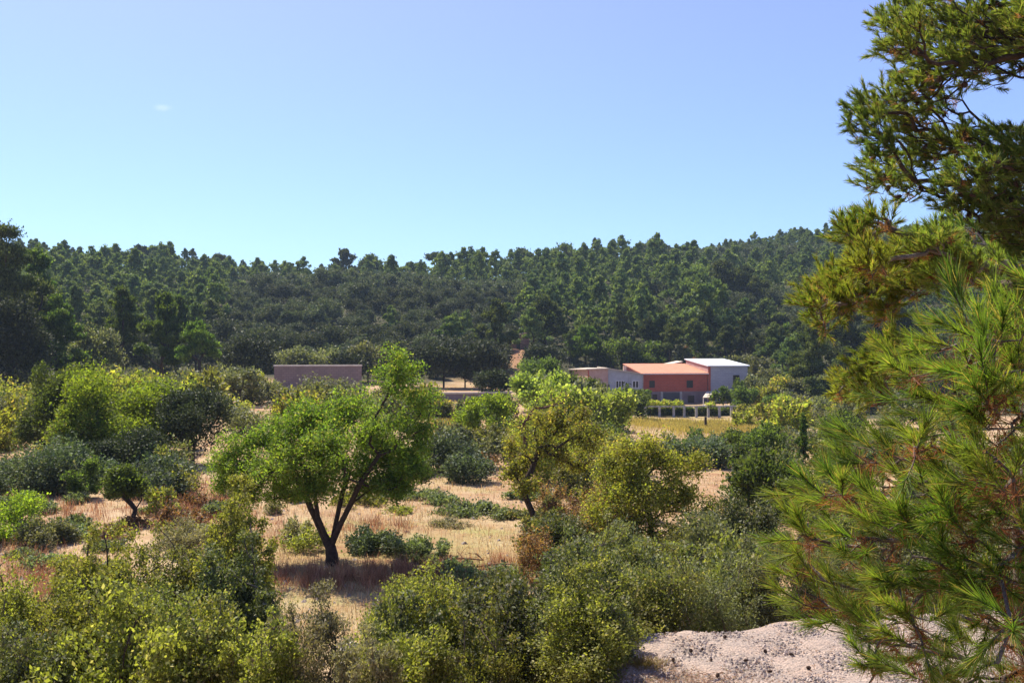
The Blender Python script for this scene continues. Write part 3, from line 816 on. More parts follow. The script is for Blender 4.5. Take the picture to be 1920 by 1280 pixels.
# main almond tree
def almond():
    D = 25.8; loc = pos(622, D)
    s = D / FPX
    def b(px, py, rx, rz, dy=0, ry=None):
        return ((px - 622) * s, dy, (640 - py) * s - loc.z, rx * s, (ry or rx) * s, rz * s)
    blobs = [b(600, 850, 95, 70), b(680, 860, 90, 60, .3), b(540, 830, 75, 60, -.3), b(620, 790, 80, 45, .4), b(560, 790, 50, 40, .2),
             b(705, 800, 75, 60, -.4), b(745, 730, 55, 60, .1), b(738, 690, 36, 36, .1), b(790, 765, 34, 50, .3), b(470, 835, 50, 45, .2), b(430, 870, 34, 38, -.2),
             b(450, 880, 50, 40, .3), b(520, 880, 60, 45, .6), b(640, 890, 60, 45, -.9), b(590, 780, 40, 38, -.6), b(760, 860, 45, 50, .2), b(740, 900, 50, 34, .2),
             b(480, 915, 34, 26, .2), b(660, 760, 45, 40, .5), b(560, 900, 50, 34, 1.2), b(428, 850, 40, 42, 0), b(415, 890, 32, 30, .3), b(460, 905, 44, 32, -.3), b(500, 825, 46, 40, .5), b(600, 905, 44, 26, -.8), b(500, 905, 44, 30, .8), b(665, 918, 44, 24, .6), b(735, 912, 40, 26, -.2), b(540, 925, 34, 18, 0), b(785, 800, 34, 40, .2), b(775, 870, 36, 34, -.3), b(720, 860, 50, 44, .8), b(420, 900, 26, 28, 0), b(455, 925, 30, 24, .3), b(510, 925, 34, 22, -.3), b(700, 905, 40, 30, .4), b(790, 830, 24, 34, 0), b(580, 760, 30, 24, .2), b(600, 925, 34, 16, .8), b(770, 690, 24, 34, .2), b(670, 830, 70, 60, 1.6), b(560, 840, 70, 55, 1.5), b(640, 820, 70, 60, -1.6), b(540, 860, 50, 40, -1.4)]
    rng = np.random.default_rng(3)
    t = empty('almond_tree', loc)
    tag(t, 'large spreading almond tree with a forked dark trunk in the middle of the dry field', 'tree')
    def w(px, py, dy=0): return ((px - 622) * s, dy, (640 - py) * s - loc.z)
    # forked trunk: hand placed limbs, crown branches grow from them
    trunkpts = [(0, 0, -.2), w(622, 1042), w(620, 1026)]
    limbs = [[w(620, 1026), w(598, 992, .05), w(583, 955, .1), w(568, 925, .2), w(545, 890, .3)],
             [w(614, 1022), w(599, 965, -.15), w(592, 925, -.3), w(585, 885, -.5)],
             [w(622, 1024), w(631, 975, .1), w(640, 930, .2), w(650, 890, .3)],
             [w(626, 1022), w(642, 982, -.2), w(660, 940, -.4), w(682, 900, -.5), w(715, 850, -.4)]]
    targets = sample_blobs(blobs, 620, rng, .75)
    targets = targets[targets[:, 2] > 1.2]
    N = [np.array(p) for p in trunkpts]; par = [-1, 0, 1]
    for lb in limbs:
        prev = 2
        for p in lb[1:]:
            N.append(np.array(p) + rng.normal(size=3) * .02); par.append(prev); prev = len(N) - 1
    base = len(N)
    # grow
    A = np.zeros((40000, 3)); A[:base] = N; PL = np.zeros(40000)
    for i in range(1, base): PL[i] = PL[par[i]] + .3 * np.linalg.norm(A[i] - A[par[i]])
    k = base; tips = []
    cand0 = 5
    for ti in np.argsort(np.linalg.norm(targets - np.array([0, 0, 1.2]), axis=1)):
        tt_ = targets[ti]
        d = np.linalg.norm(A[cand0:k] - tt_, axis=1); c = d + .35 * PL[cand0:k] + .8 * np.maximum(0, A[cand0:k, 2] - tt_[2])
        bi = int(np.argmin(c)) + cand0; dist = d[bi - cand0]; m = max(1, int(dist / .22) + 1); p0 = A[bi].copy()
        ctrl = (p0 + tt_) / 2 + rng.normal(size=3) * .15 * dist; prev = bi
        for q in range(1, m + 1):
            f = q / m; A[k] = (1 - f) ** 2 * p0 + 2 * f * (1 - f) * ctrl + f * f * tt_
            PL[k] = PL[prev] + np.linalg.norm(A[k] - A[prev]); par.append(prev); prev = k; k += 1
        tips.append(prev)
    v, f, _ = tubes(A[:k], np.array(par), tips, .15, .007, 9)
    # root flare
    low = v[:, 2] < .7
    v[low, :2] *= (1 + .55 * (1 - np.clip(v[low, 2] / .7, 0, 1)) ** 2)[:, None]
    v = v + .008 * np.sin(v[:, [1, 2, 0]] * 40)
    mesh_obj('trunk', v, f, M['bark'], t, smooth=True)
    n = 92000
    kk = rng.integers(0, len(targets), n)
    C = targets[kk] + rng.normal(size=(n, 3)) * np.array([.13, .13, .12])
    C2 = sample_blobs(blobs, 9000, rng, .8); C[:9000] = C2
    A_ = unit(unit(C - np.array([0, 0, 2.0])) * .4 + rng.normal(size=(n, 3)) * .7 + np.array([0, 0, .1]))
    L = .085 * rng.uniform(.7, 1.35, n)
    lv, lf = leaf_quads(C, A_, L, L / 2.2, rng, .3)
    mesh_obj('crown', lv, lf, M['almond'], t)
almond()

# behind and right of the almond tree
P('blue', 838, 800, 110, 46, 'shrub', 'shrub', 'dark blue-green thicket right of the almond tree', )
P('blue', 880, 840, 90, 43, 'shrub', 'shrub', 'blue-green bush at the right end of the dark thicket')
P('mid', 765, 855, 90, 40, 'shrub', 'shrub', 'green bush in the shade behind the almond crown', part='foliage')
P('oak', 862, 800, 46, 52, 'shrub', 'shrub', 'small black-green bush above the blue-green thicket', part='foliage')
P('yg', 905, 738, 100, 62, 'broadleaf_tree', 'tree', 'rounded green tree at the end of the low field wall', mat='bright', part='crown', style='tree', cover=3.4)
P('shrub', 925, 790, 80, 57, 'shrub', 'shrub', 'olive brown bush below the rounded green tree')
P('brown', 905, 850, 60, 46, 'shrub', 'shrub', 'brownish bare bush beside the blue-green bush', cover=1.0)
P('fig', 1010, 694, 100, 78, 'fig_tree', 'tree', 'pale leaved fig tree with bare stems left of the farm', tf=.35, style='tree', part='crown', leaf=.28)
P('fig', 1065, 722, 100, 76, 'fig_tree', 'tree', 'light green fig tree in front of the lean-to', leaf=.28, tf=.2, style='tree', part='crown')
P('fig', 1130, 730, 110, 74, 'fig_tree', 'tree', 'brightest green fig tree left of the post fence', leaf=.28, tf=.15, style='tree', part='crown')
P('mid', 1085, 700, 90, 100, 'broadleaf_tree', 'tree', 'dark green tree against the lean-to of the farm', tf=.1)
P('shrub', 1150, 788, 60, 70, 'shrub', 'shrub', 'small olive bush under the brightest fig tree', mat='almond_dark')

def sparse_tree(name, label, D, bx, by, blobs_px, limbs_px, mat, leafn, seed, r0, L, bark='bark', nt=120, rt=.009):
    s = D / FPX; rng = np.random.default_rng(seed)
    loc = pos(bx, D)
    loc.z = min(loc.z, zat(by, D)) if by else loc.z
    def w(px, py, dy=0): return ((px - bx) * s, dy, (640 - py) * s - loc.z)
    blobs = [(*w(px, py, rng.uniform(-1, 1) * r * s * 1.2), r * s, r * s, rz * s) for px, py, r, rz in blobs_px]
    root = [(0, 0, -.2)] + [w(px, py, dy) for px, py, dy in limbs_px]
    t = empty(name, loc); tag(t, label, 'tree')
    targets = sample_blobs(blobs, nt, rng, .7)
    nodes, par, tips = skeleton(root, targets, .25, .35, .14, rng)
    v, f, _ = tubes(nodes, par, tips, r0, rt, 7)
    mesh_obj('trunk', v, f, M[bark], t, smooth=True)
    kk = rng.integers(0, nt, leafn)
    C = targets[kk] + rng.normal(size=(leafn, 3)) * .12
    A = unit(rng.normal(size=(leafn, 3)) + np.array([0, 0, .3]))
    Ls = L * rng.uniform(.6, 1.3, leafn)
    v, f = leaf_quads(C, A, Ls, Ls / 1.5, rng, .3)
    mesh_obj('crown', v, f, M[mat], t)
    return t
sparse_tree('walnut_tree', 'leaning tree with thin yellow-green leaf clusters and bare limbs right of the almond tree', 31, 1012, 990,
            [(980, 870, 40, 30), (960, 840, 34, 30), (1010, 830, 40, 34), (1050, 850, 40, 34), (1040, 790, 34, 26), (980, 910, 26, 18), (1000, 900, 40, 24), (1100, 820, 40, 30), (1085, 880, 45, 34), (1010, 780, 24, 24), (1075, 780, 28, 22), (960, 890, 24, 18), (1140, 850, 34, 30)],
            [(1000, 965, 0), (988, 938, .1), (980, 915, .1), (998, 880, .2), (1012, 840, .3)], 'yellowgreen', 12500, 31, .11, .10, nt=190)
sparse_tree('bare_tree', 'thin tree with bare reddish stems standing before the orange earth bank', 44, 985, 880,
            [(975, 790, 30, 50), (1000, 790, 26, 50), (960, 800, 20, 40), (1040, 760, 30, 40), (1060, 745, 30, 24)],
            [(986, 850, 0), (984, 820, 0), (982, 790, 0)], 'yellowgreen', 700, 32, .09, .14, bark='bark_red', nt=60, rt=.016)
sparse_tree('walnut_tree', 'yellow-green airy tree with a curved dark trunk in front of the tan field', 25, 1222, 1010,
            [(1190, 870, 50, 40), (1240, 850, 50, 40), (1150, 880, 45, 40), (1200, 920, 60, 40), (1270, 890, 45, 40), (1160, 930, 50, 40), (1250, 940, 50, 40), (1130, 960, 40, 40), (1210, 830, 34, 26), (1290, 930, 34, 34), (1180, 990, 60, 50), (1260, 1000, 60, 44), (1170, 840, 24, 24), (1300, 860, 30, 24), (1320, 950, 34, 26)],
            [(1220, 975, 0), (1212, 940, .1), (1196, 900, .1), (1184, 870, .1)], 'yellowgreen', 40000, 33, .085, .07, nt=420)
P('brown', 1095, 900, 160, 27, 'shrub', 'shrub', 'reddish brown dying shrub between the two airy trees', cover=1.5, tips=260, alpha=.2, leaf=.06)
P('brown', 1005, 985, 70, 24, 'shrub', 'shrub', 'dark withered brown bush at the foot of the leaning tree', cover=2.6, mat='brown', leaf=.06)
P('oak', 1060, 965, 100, 26, 'shrub', 'shrub', 'dark green mound under the leaning tree', part='foliage', mat='shrub_d')
P('mid', 1180, 1000, 110, 22, 'shrub', 'shrub', 'green bush at the foot of the airy tree', part='foliage', mat='shrub')
P('shrub', 1300, 960, 130, 22, 'shrub', 'shrub', 'olive green bush right of the airy tree', mat='shrub')
P('oak', 1400, 925, 110, 22, 'holm_oak', 'oak', 'dark green young oak left of the near pine twigs', tf=.02, mat='shrub_d')
P('shrub', 1340, 940, 80, 26, 'shrub', 'shrub', 'yellowish olive bush touching the tan field', mat='shrub_y')
P('low', 790, 942, 110, 38, 'creeper', 'creeper', 'pale green creeping patch behind the almond trunk on the right')
P('low', 890, 948, 140, 34, 'creeper', 'creeper', 'silvery green creeping patch in the middle of the dry field')
P('low', 985, 955, 70, 33, 'creeper', 'creeper', 'dark green creeping patch at the foot of the leaning tree', mat='shrub')
P('low', 700, 988, 100, 27.5, 'shrub', 'shrub', 'low dark green bush just right of the almond trunk', mat='bluegreen')
P('low', 790, 1004, 90, 27, 'creeper', 'creeper', 'low green patch right of the low dark bush', mat='creeper')
P('shrub_y', 575, 985, 80, 27.5, 'shrub', 'shrub', 'yellowish low bush just left of the almond trunk', cover=2.0)
P('blue', 1296, 815, 128, 58, 'shrub', 'shrub', 'smooth blue-green bramble mound on the tan field', style='low', cover=8)
P('blue', 1310, 800, 60, 66, 'shrub', 'shrub', 'green bramble behind the blue-green mound', mat='almond_dark')
P('shrub', 1405, 808, 66, 58, 'shrub', 'shrub', 'dark round bush at the right of the stone heap', mat='almond_dark')
P('shrub', 1440, 835, 90, 52, 'shrub', 'shrub', 'grey-green spreading bush right of the stone heap', mat='olive')
P('olive', 1432, 880, 90, 40, 'shrub', 'shrub', 'olive bush at the right edge of the tan field')
P('olive', 1480, 860, 100, 38, 'shrub', 'shrub', 'olive green bush behind the near pine twigs', mat='shrub')
P('brown', 1384, 880, 14, 44, 'shrub', 'shrub', 'tiny red-brown bush on the right edge of the tan field', cover=4)
P('brown', 1357, 824, 20, 64, 'shrub', 'shrub', 'small dry brown tuft above the stone heap', cover=4)
P('shrub', 1480, 800, 100, 70, 'shrub', 'shrub', 'dark bush on the terrace bank right of the stone heap', mat='olive')
P('gpine', 1508, 780, 30, 50, 'pine_tree', 'pine tree', 'slim young pine on the terrace bank', tf=.05)
# orchard right of the farm
rs = np.random.default_rng(77)
orch = [(1418, 700, 46, 138, 'olive'), (1445, 690, 46, 142, 'olive'), (1470, 702, 50, 136, 'yg'), (1435, 722, 54, 130, 'yg'), (1395, 722, 46, 128, 'mid'),
        (1500, 705, 50, 134, 'olive'), (1462, 738, 60, 124, 'mid'), (1510, 742, 60, 120, 'oak_l'), (1425, 762, 44, 116, 'yg'), (1475, 772, 56, 110, 'mid'),
        (1535, 770, 60, 105, 'oak_l'), (1555, 740, 56, 118, 'olive'), (1400, 758, 36, 120, 'shrub_y'), (1550, 700, 50, 140, 'olive'), (1600, 730, 60, 128, 'oak_l'), (1385, 700, 40, 150, 'oak'), (1430, 668, 50, 158, 'olive'), (1480, 664, 50, 158, 'brown2'), (1350, 668, 40, 172, 'olive'), (1390, 664, 50, 170, 'olive')]
labs = ['fruit tree by the barn corner', 'grey-green fruit tree uphill of the barn corner', 'yellow-tinged fruit tree in the middle of the upper orchard row', 'yellow-green fruit tree right of the barn',
        'leafy green tree growing against the right end of the barn', 'grey-green fruit tree at the right of the upper orchard row', 'deep green orchard tree above the low brick wall corner', 'dark grey-green tree in the lower right of the orchard',
        'yellow-green bush right of the last fence post', 'green orchard tree at the lower orchard edge', 'dark tree at the right end of the orchard bank', 'grey-green tree between orchard and big dark pine', 'yellowish bush behind the last fence post',
        'grey-green tree at the foot of the big dark pine', 'dark grey-green tree behind the golden pine twigs', 'dark oak just behind the barn corner', 'grey-green bush above the orchard', 'brownish dry bush above the orchard', 'olive bush directly behind the white roof', 'olive bush behind the right end of the white roof']
for (px, ty, w, D, kd), lb in zip(orch, labs):
    if kd == 'brown2': P('brown', px, ty, w, D, 'shrub', 'shrub', lb, cover=3)
    else: P(kd, px, ty, w, D, 'orchard_tree', 'tree', lb, style='round' if kd != 'mid' else 'tree', part='crown', cover=4)
P('oak', 1356, 724, 40, 136, 'broadleaf_tree', 'tree', 'dark round tree in front of the grey barn wall', mat='almond_dark', tf=.05)
P('mid', 1390, 712, 30, 138, 'broadleaf_tree', 'tree', 'small green tree at the right corner of the barn', tf=.05)

# unnamed shrubs filling the banks and field edges
def filler(n, px0, px1, D0, D1, kinds, wm, hm, label, group, seed, cat='bush', md=2.0, leaf=None):
    rng = np.random.default_rng(seed); got = []; tries = 0
    protos = {}
    while len(got) < n and tries < n * 60:
        tries += 1
        px = rng.uniform(px0, px1); D = math.sqrt(rng.uniform(D0 ** 2, D1 ** 2)); x = (px - 960) / FPX * D
        if any(abs(a - x) < md and abs(b - D) < md for a, b in got): continue
        got.append((x, D))
        kd = kinds[int(rng.integers(0, len(kinds)))]; var = int(rng.integers(0, 2))
        if (kd, var) not in protos:
            k = dict(KIND[kd]); k.pop('part', None)
            o = plant('bush', label, cat, (0, 0, 0), wm, hm, (D0 + D1) / 2, k.pop('mat'), seed=seed * 10 + var, group=group, tips=90, loose=.75, sprd=.3, leaf=leaf, sprigs=14, **k)
            protos[(kd, var)] = o
        else: o = copy_tree(protos[(kd, var)])
        s = rng.uniform(.65, 1.3)
        o.location = (x, D, float(hgt(x, D)) - .05); o.scale = (s * rng.uniform(.85, 1.2), s, s * rng.uniform(.8, 1.15)); o.rotation_euler = (0, 0, rng.uniform(0, 6.28))
filler(42, -60, 430, 84, 116, ['olive', 'yg', 'oak_l', 'shrub_y'], 4.2, 2.6, 'low leafy bush in the row of bushes at the foot of the left hill', 'bushes at the foot of the left hill', 1, md=2.4)
filler(26, -60, 330, 52, 80, ['olive', 'shrub', 'mid', 'yg'], 3.6, 2.3, 'green bush in the thicket behind the bright trees on the left', 'bushes of the left thicket', 2)
filler(16, -40, 300, 37, 45, ['blue', 'olive', 'blue'], 2.2, 1.1, 'dark bush in the shade below the bright trees on the left', 'shaded bushes on the left', 3, md=1.4)
filler(16, 420, 800, 66, 100, ['olive', 'shrub', 'yg'], 3.4, 2.2, 'olive bush on the field behind the almond crown', 'bushes behind the almond crown', 4)
filler(18, 820, 960, 48, 90, ['olive', 'shrub', 'blue', 'mid'], 2.6, 1.9, 'bush on the bank between the almond tree and the fig trees', 'bushes on the middle bank', 5, md=1.5)
filler(18, 990, 1180, 84, 120, ['mid', 'olive', 'oak_l', 'fig'], 4.2, 3.0, 'leafy bush between the fig trees and the farm', 'bushes before the farm', 6)
filler(36, 1385, 1900, 84, 150, ['olive', 'mid', 'oak_l', 'yg', 'shrub'], 4.4, 3.0, 'leafy bush on the slope to the right of the farm', 'bushes on the slope right of the farm', 7, md=2.6)
filler(28, 1400, 1900, 32, 80, ['olive', 'shrub', 'blue', 'mid', 'shrub_y'], 3.2, 2.1, 'bush on the bank behind the near pine', 'bushes behind the near pine', 8)
filler(20, 1380, 1880, 15, 30, ['olive', 'shrub', 'shrub_d', 'grey'], 1.9, 1.6, 'grey-green bush close behind the near pine', 'bushes close behind the near pine', 9, md=1.0)
filler(16, 1100, 1400, 14, 20, ['shrub', 'shrub_d', 'shrub_y', 'olive'], 1.8, 1.9, 'leafy bush in the thicket beyond the gravel', 'bushes beyond the gravel', 10, md=.8)
filler(26, 1170, 1420, 152, 172, ['olive', 'oak_l', 'brown'], 4.0, 2.2, 'scrubby bush on the bank behind the farm roofs', 'bushes behind the farm roofs', 11)
filler(20, -60, 480, 9.0, 11.6, ['shrub', 'shrub_d', 'shrub_y', 'shrub_y'], 1.3, 1.5, 'leafy bush in the thicket along the bottom left of the picture', 'bushes along the bottom left', 12, md=.5, leaf=.034)
filler(8, 500, 690, 9.6, 12.2, ['grey', 'grey', 'shrub_y'], 1.0, 1.0, 'low feathery bush near the white rock', 'feathery bushes near the white rock', 18, md=.5, leaf=.034)
filler(15, 710, 1150, 9.2, 11.8, ['shrub', 'shrub_d', 'shrub_y'], 1.3, 1.5, 'leafy bush in the thicket along the bottom centre of the picture', 'bushes along the bottom centre', 19, md=.5, leaf=.034)
filler(22, -40, 420, 22, 36, ['low', 'low', 'shrub_y', 'grey', 'brown'], 1.5, .42, 'low weedy bush on the dry field at the left', 'weedy bushes on the left field', 15, md=1.0)
filler(14, 640, 1000, 24, 40, ['low', 'shrub_y', 'low', 'grey'], 1.7, .36, 'low weedy bush on the dry field right of the almond trunk', 'weedy bushes on the middle field', 16, md=1.0)
filler(18, 1000, 1210, 34, 60, ['yg', 'shrub_y', 'shrub', 'fig'], 2.6, 2.0, 'yellow-green bush behind the airy trees', 'bushes behind the airy trees', 17, md=1.5)
filler(14, 300, 560, 28, 40, ['shrub_y', 'brown', 'grey'], 1.0, .7, 'small twiggy bush in the dry grass left of the almond tree', 'twiggy bushes in the dry grass', 13)
filler(12, 1000, 1160, 24, 34, ['brown', 'shrub', 'brown'], 1.5, 1.2, 'withered bush under the airy trees', 'withered bushes under the airy trees', 14, md=1)

# near shrubs along the foot of the picture
NEAR = [
    ('shrub_y', 40, 1095, 190, 10.5, 'yellow-green leafy bush in the bottom left corner', {}),
    ('shrub_d', 30, 1200, 160, 9.0, 'dark green bush in the bottom left corner below the yellow-green one', {}),
    ('shrub_y', 200, 1035, 170, 11.8, 'tall airy yellow-green bush with curved bare stems at the lower left', dict(cover=3.0)),
    ('shrub_y', 190, 1090, 240, 10.5, 'dense yellow-green bush below the curved bare stems', {}),
    ('shrub', 315, 1045, 170, 12.0, 'olive leafy bush between the two tallest bushes at the lower left', dict(cover=3.6)),
    ('shrub', 330, 1120, 240, 9.6, 'rounded green bush at the bottom in the left part', {}),
    ('shrub', 445, 945, 150, 12.0, 'tallest slender bush at the lower left, left of the almond trunk', dict(cover=4.2, mat='shrub_y')),
    ('shrub_d', 440, 1030, 150, 10.8, 'dark green bush below the tallest slender bush', {}),
    ('shrub_y', 480, 1190, 150, 9.2, 'small yellow-green bush at the bottom left of the white rock', {}),
    ('grey', 580, 1150, 180, 9.8, 'greyish feathery bush left of the white rock', {}),
    ('shrub_y', 790, 1098, 200, 11.5, 'broad yellow-green bush at the bottom centre', {}),
    ('shrub_d', 905, 1090, 100, 11.0, 'dark green bush on the right shoulder of the broad centre bush', {}),
    ('shrub_y', 760, 1190, 190, 9.4, 'low yellow-green bush at the very bottom right of the white rock', {}),
    ('shrub', 930, 1160, 200, 9.6, 'leafy green bush at the bottom right of centre', {}),
    ('shrub_d', 1082, 1035, 170, 10.6, 'dark upright bush standing at the left end of the gravel', dict(cover=3.0)),
    ('shrub_d', 1130, 1120, 100, 9.4, 'dark small bush with bare stems overlapping the gravel', dict(tf=.25)),
    ('grey', 690, 1200, 120, 9.0, 'pale feathery bush below the white rock', {}),
    ('olive', 1215, 1050, 190, 12.6, 'grey-green bush behind the left part of the gravel', dict(mat='shrub')),
    ('olive', 1330, 1055, 200, 13.2, 'broad grey-green bush behind the middle of the gravel', {}),
    ('olive', 1440, 1040, 170, 13.8, 'grey-green bush behind the right part of the gravel', {}),
    ('olive', 1560, 1050, 180, 14.2, 'grey-green bush hidden behind the near pine', {}),
    ('shrub', 1240, 1110, 120, 12.0, 'brownish low bush at the gravel edge', dict(mat='shrub_d')),
    ('shrub', 1150, 1010, 120, 13.5, 'olive bush behind the dark upright bush', {}),
]
def h_over(ty, px, D): return zat(ty, D) - pos(px, D).z
for i, (kd, px, ty, w, D, lb, kw) in enumerate(NEAR):
    kk = dict(bark='bark_grey', seed=300 + i, tips=300, cover=2.6, leaf=.034, loose=.9, sprd=.24, alpha=.25, sprigs=22); kk.update(kw)
    if h_over(ty, px, D) > 1.5 * w / FPX * D: kk['style'] = 'tree'; kk['tf'] = kk.get('tf', .12)
    P(kd, px, ty, w, D, 'shrub', 'shrub', lb, **kk)

# curved bare stems rising through the bush
def stems():
    D = 11.2; loc = pos(190, D); s = D / FPX
    t = empty('bare_sapling', loc); tag(t, 'thin bare sapling with curved dark stems rising from the left bushes', 'sapling')
    def w(px, py, dy=0): return ((px - 190) * s, dy, (640 - py) * s - loc.z)
    for ln in ([w(180, 1160), w(198, 1110, -.1), w(212, 1060, -.15), (w(214, 1020, -.2)), w(208, 990, -.2)],
               [w(200, 1150, -.1), w(250, 1095, -.2), w(300, 1060, -.25), w(325, 1045, -.25)]):
        nd = np.array([ln[0]] + ln[1:]); nd = np.vstack([nd[:1] - [0, 0, max(0, nd[0, 2])], nd])
        v, f, _ = tubes(nd, np.arange(len(nd)) - 1, [len(nd) - 1], .015, .009, 6)
        mesh_obj('stem', v, f, M['bark'], t, smooth=True)
stems()

# ------------------------------------------------------------------ grasses and weeds
def blades(name, label, x, y, hmin, hmax, mat, seed, wk=.0007, bend=.5):
    rng = np.random.default_rng(seed)
    n = len(x); z = hgt(x, y)
    H = rng.uniform(hmin, hmax, n)
    W = np.maximum(.006, y * wk) * rng.uniform(.6, 1.3, n)
    a = rng.uniform(0, 6.28, n); b = rng.uniform(0, bend, n)
    base = np.stack([x, y, z - .02], 1)
    d = np.stack([np.cos(a) * b, np.sin(a) * b, np.ones(n)], 1); tip = base + d * H[:, None]
    s = np.stack([np.cos(a + 1.57), np.sin(a + 1.57), np.zeros(n)], 1) * (W / 2)[:, None]
    V = np.stack([base - s, base + s, tip + s * .3, tip - s * .3], 1).reshape(-1, 3)
    return tag(mesh_obj(name, V, np.arange(4 * n).reshape(n, 4), M[mat]), label, 'grass', None, 'stuff')
rg = np.random.default_rng(99)
n = 150000
D = 17.5 * np.exp(rg.uniform(0, 1, n) ** 1.1 * math.log(120 / 17.5)); px = rg.uniform(-150, 1500, n)
x = (px - 960) / FPX * D
dens = np.sin(x * .8 + 2 * np.sin(D * .5)) + np.sin(D * 1.1 + np.sin(x * .6) * 2) + rg.normal(size=n) * .7
k = dens > -.5
blades('dry_grass', 'pale straw grass covering the open field', x[k], D[k], .05, .22, 'straw', 1, bend=1.1)
n = 26000
D = 104 + rg.normal(size=n) * 9; px = 1300 + rg.normal(size=n) * 70 + (104 - D) * 1.5; kk_ = (D < 120) & (np.sin(px * .09) + np.sin(D * .4 + px * .02) + rg.normal(size=n) > -.6); D = D[kk_]; px = px[kk_]; x = (px - 960) / FPX * D
blades('tall_grass', 'tall green and tan grass below the row of fence posts', x, D, .2, .55, 'greengrass', 2)
n = 9000
D = 76 + rg.normal(size=n) * 12; px = 838 + rg.normal(size=n) * 22; D = np.clip(D, 40, 105); x = (px - 960) / FPX * D
blades('green_grass', 'yellow-green grass right of the almond crown', x, D, .12, .35, 'greengrass', 3)
# reddish weed patches
RW = [(600, 1085, 100, 16, 5000), (800, 1075, 60, 14, 3200), (720, 1080, 60, 16, 2600), (60, 1080, 50, 30, 2200), (110, 1120, 40, 30, 2400), (360, 925, 60, 20, 2600), (400, 950, 50, 22, 2200),
      (130, 960, 60, 16, 1500), (860, 1090, 60, 12, 1500), (930, 1055, 50, 10, 1000), (40, 1010, 40, 20, 900), (500, 1000, 60, 30, 1200), (700, 985, 60, 12, 1400), (290, 960, 50, 20, 1400), (350, 1010, 40, 15, 600)]
xs, ys = [], []
for cx, cy, sx, sy, n in RW:
    n = int(n * 1.3); px = cx + rg.normal(size=n) * sx * .75; py = cy + rg.normal(size=n) * sy * .8
    D = 6.45 * FPX / np.maximum(py - 640, 120)
    ok = (D > 17) & (D < 60)
    ok &= (np.sin(px * .11 + np.sin(D * 3)) + np.sin(D * 4.7 + px * .03) + rg.normal(size=n) * .8) > .15
    xs.append(((px - 960) / FPX * D)[ok]); ys.append(D[ok])
blades('reddish_weeds', 'rust coloured dry weeds in patches on the field', np.concatenate(xs), np.concatenate(ys), .06, .4, 'redgrass', 4, .0006, 1.0)

# ------------------------------------------------------------------ fallen cones, tuft, stones on the gravel
def cone_mesh(L=.06, R=.022, seed=0):
    rng = np.random.default_rng(seed)
    Vs, Fs = [], []
    n, m = 8, 7
    core = []
    for i in range(m):
        q = i / (m - 1); r = R * .75 * math.sin(math.pi * (.08 + .9 * q)) ** .7
        for j in range(n):
            a = j / n * 6.283; core.append((r * math.cos(a), r * math.sin(a), q * L))
    for i in range(m - 1):
        for j in range(n): Fs.append((i * n + j, i * n + (j + 1) % n, (i + 1) * n + (j + 1) % n, (i + 1) * n + j))
    Vs = core
    for k in range(54):
        q = (k + .5) / 54; a = k * 2.4; r = R * math.sin(math.pi * (.1 + .85 * q)) ** .6
        c, s = math.cos(a), math.sin(a); z = q * L; wd = R * .38
        b = len(Vs)
        Vs += [(r * .55 * c, r * .55 * s, z), (r * c - wd * s * .6, r * s + wd * c * .6, z + .004), (r * 1.18 * c, r * 1.18 * s, z + .007), (r * c + wd * s * .6, r * s - wd * c * .6, z + .004)]
        Fs.append((b, b + 1, b + 2, b + 3))
    return np.array(Vs), np.array(Fs)
cv, cf = cone_mesh()
cone0 = mesh_obj('pine_cone', cv, cf, M['cone'])
first = True
for px, py, lab in [(1262, 1247, 'dark fallen pine cone at the edge of the shadow on the gravel'), (1394, 1247, 'fallen pine cone in the middle of the gravel'),
                    (1434, 1227, 'fallen pine cone right of centre on the gravel, left of the darkest one'), (1479, 1236, 'darkest fallen pine cone near the pine twigs'),
                    (1448, 1270, 'fallen pine cone at the bottom edge of the picture'), (1297, 1225, 'pale brown fallen pine cone on the left part of the gravel'),
                    (1360, 1185, 'small fallen pine cone high up near the gravel edge'), (1512, 1266, 'large brown fallen pine cone under the pine twigs'),
                    (1319, 1223, 'small pale fallen pine cone beside the pale brown one'), (1332, 1246, 'smallest fallen pine cone between two dark ones'), (1343, 1278, 'fallen pine cone cut by the bottom edge'), (1358, 1201, 'fallen pine cone with a short twig beside it')]:
    D = 3.38 * FPX / (py - 640)
    if first: o = cone0; first = False
    else: o = cone0.copy(); COL.objects.link(o)
    x = (px - 960) / FPX * D
    o.location = (x, D, float(hgt(x, D)) + .055)
    o.rotation_euler = (math.radians(80 + 10 * math.sin(px)), 0, px * 1.7)
    o.scale = (.85, .85, .85) if 'small' not in lab else (.6, .6, .6)
    tag(o, lab, 'pine cone', 'pine cones fallen on the gravel')
rp = np.random.default_rng(12)
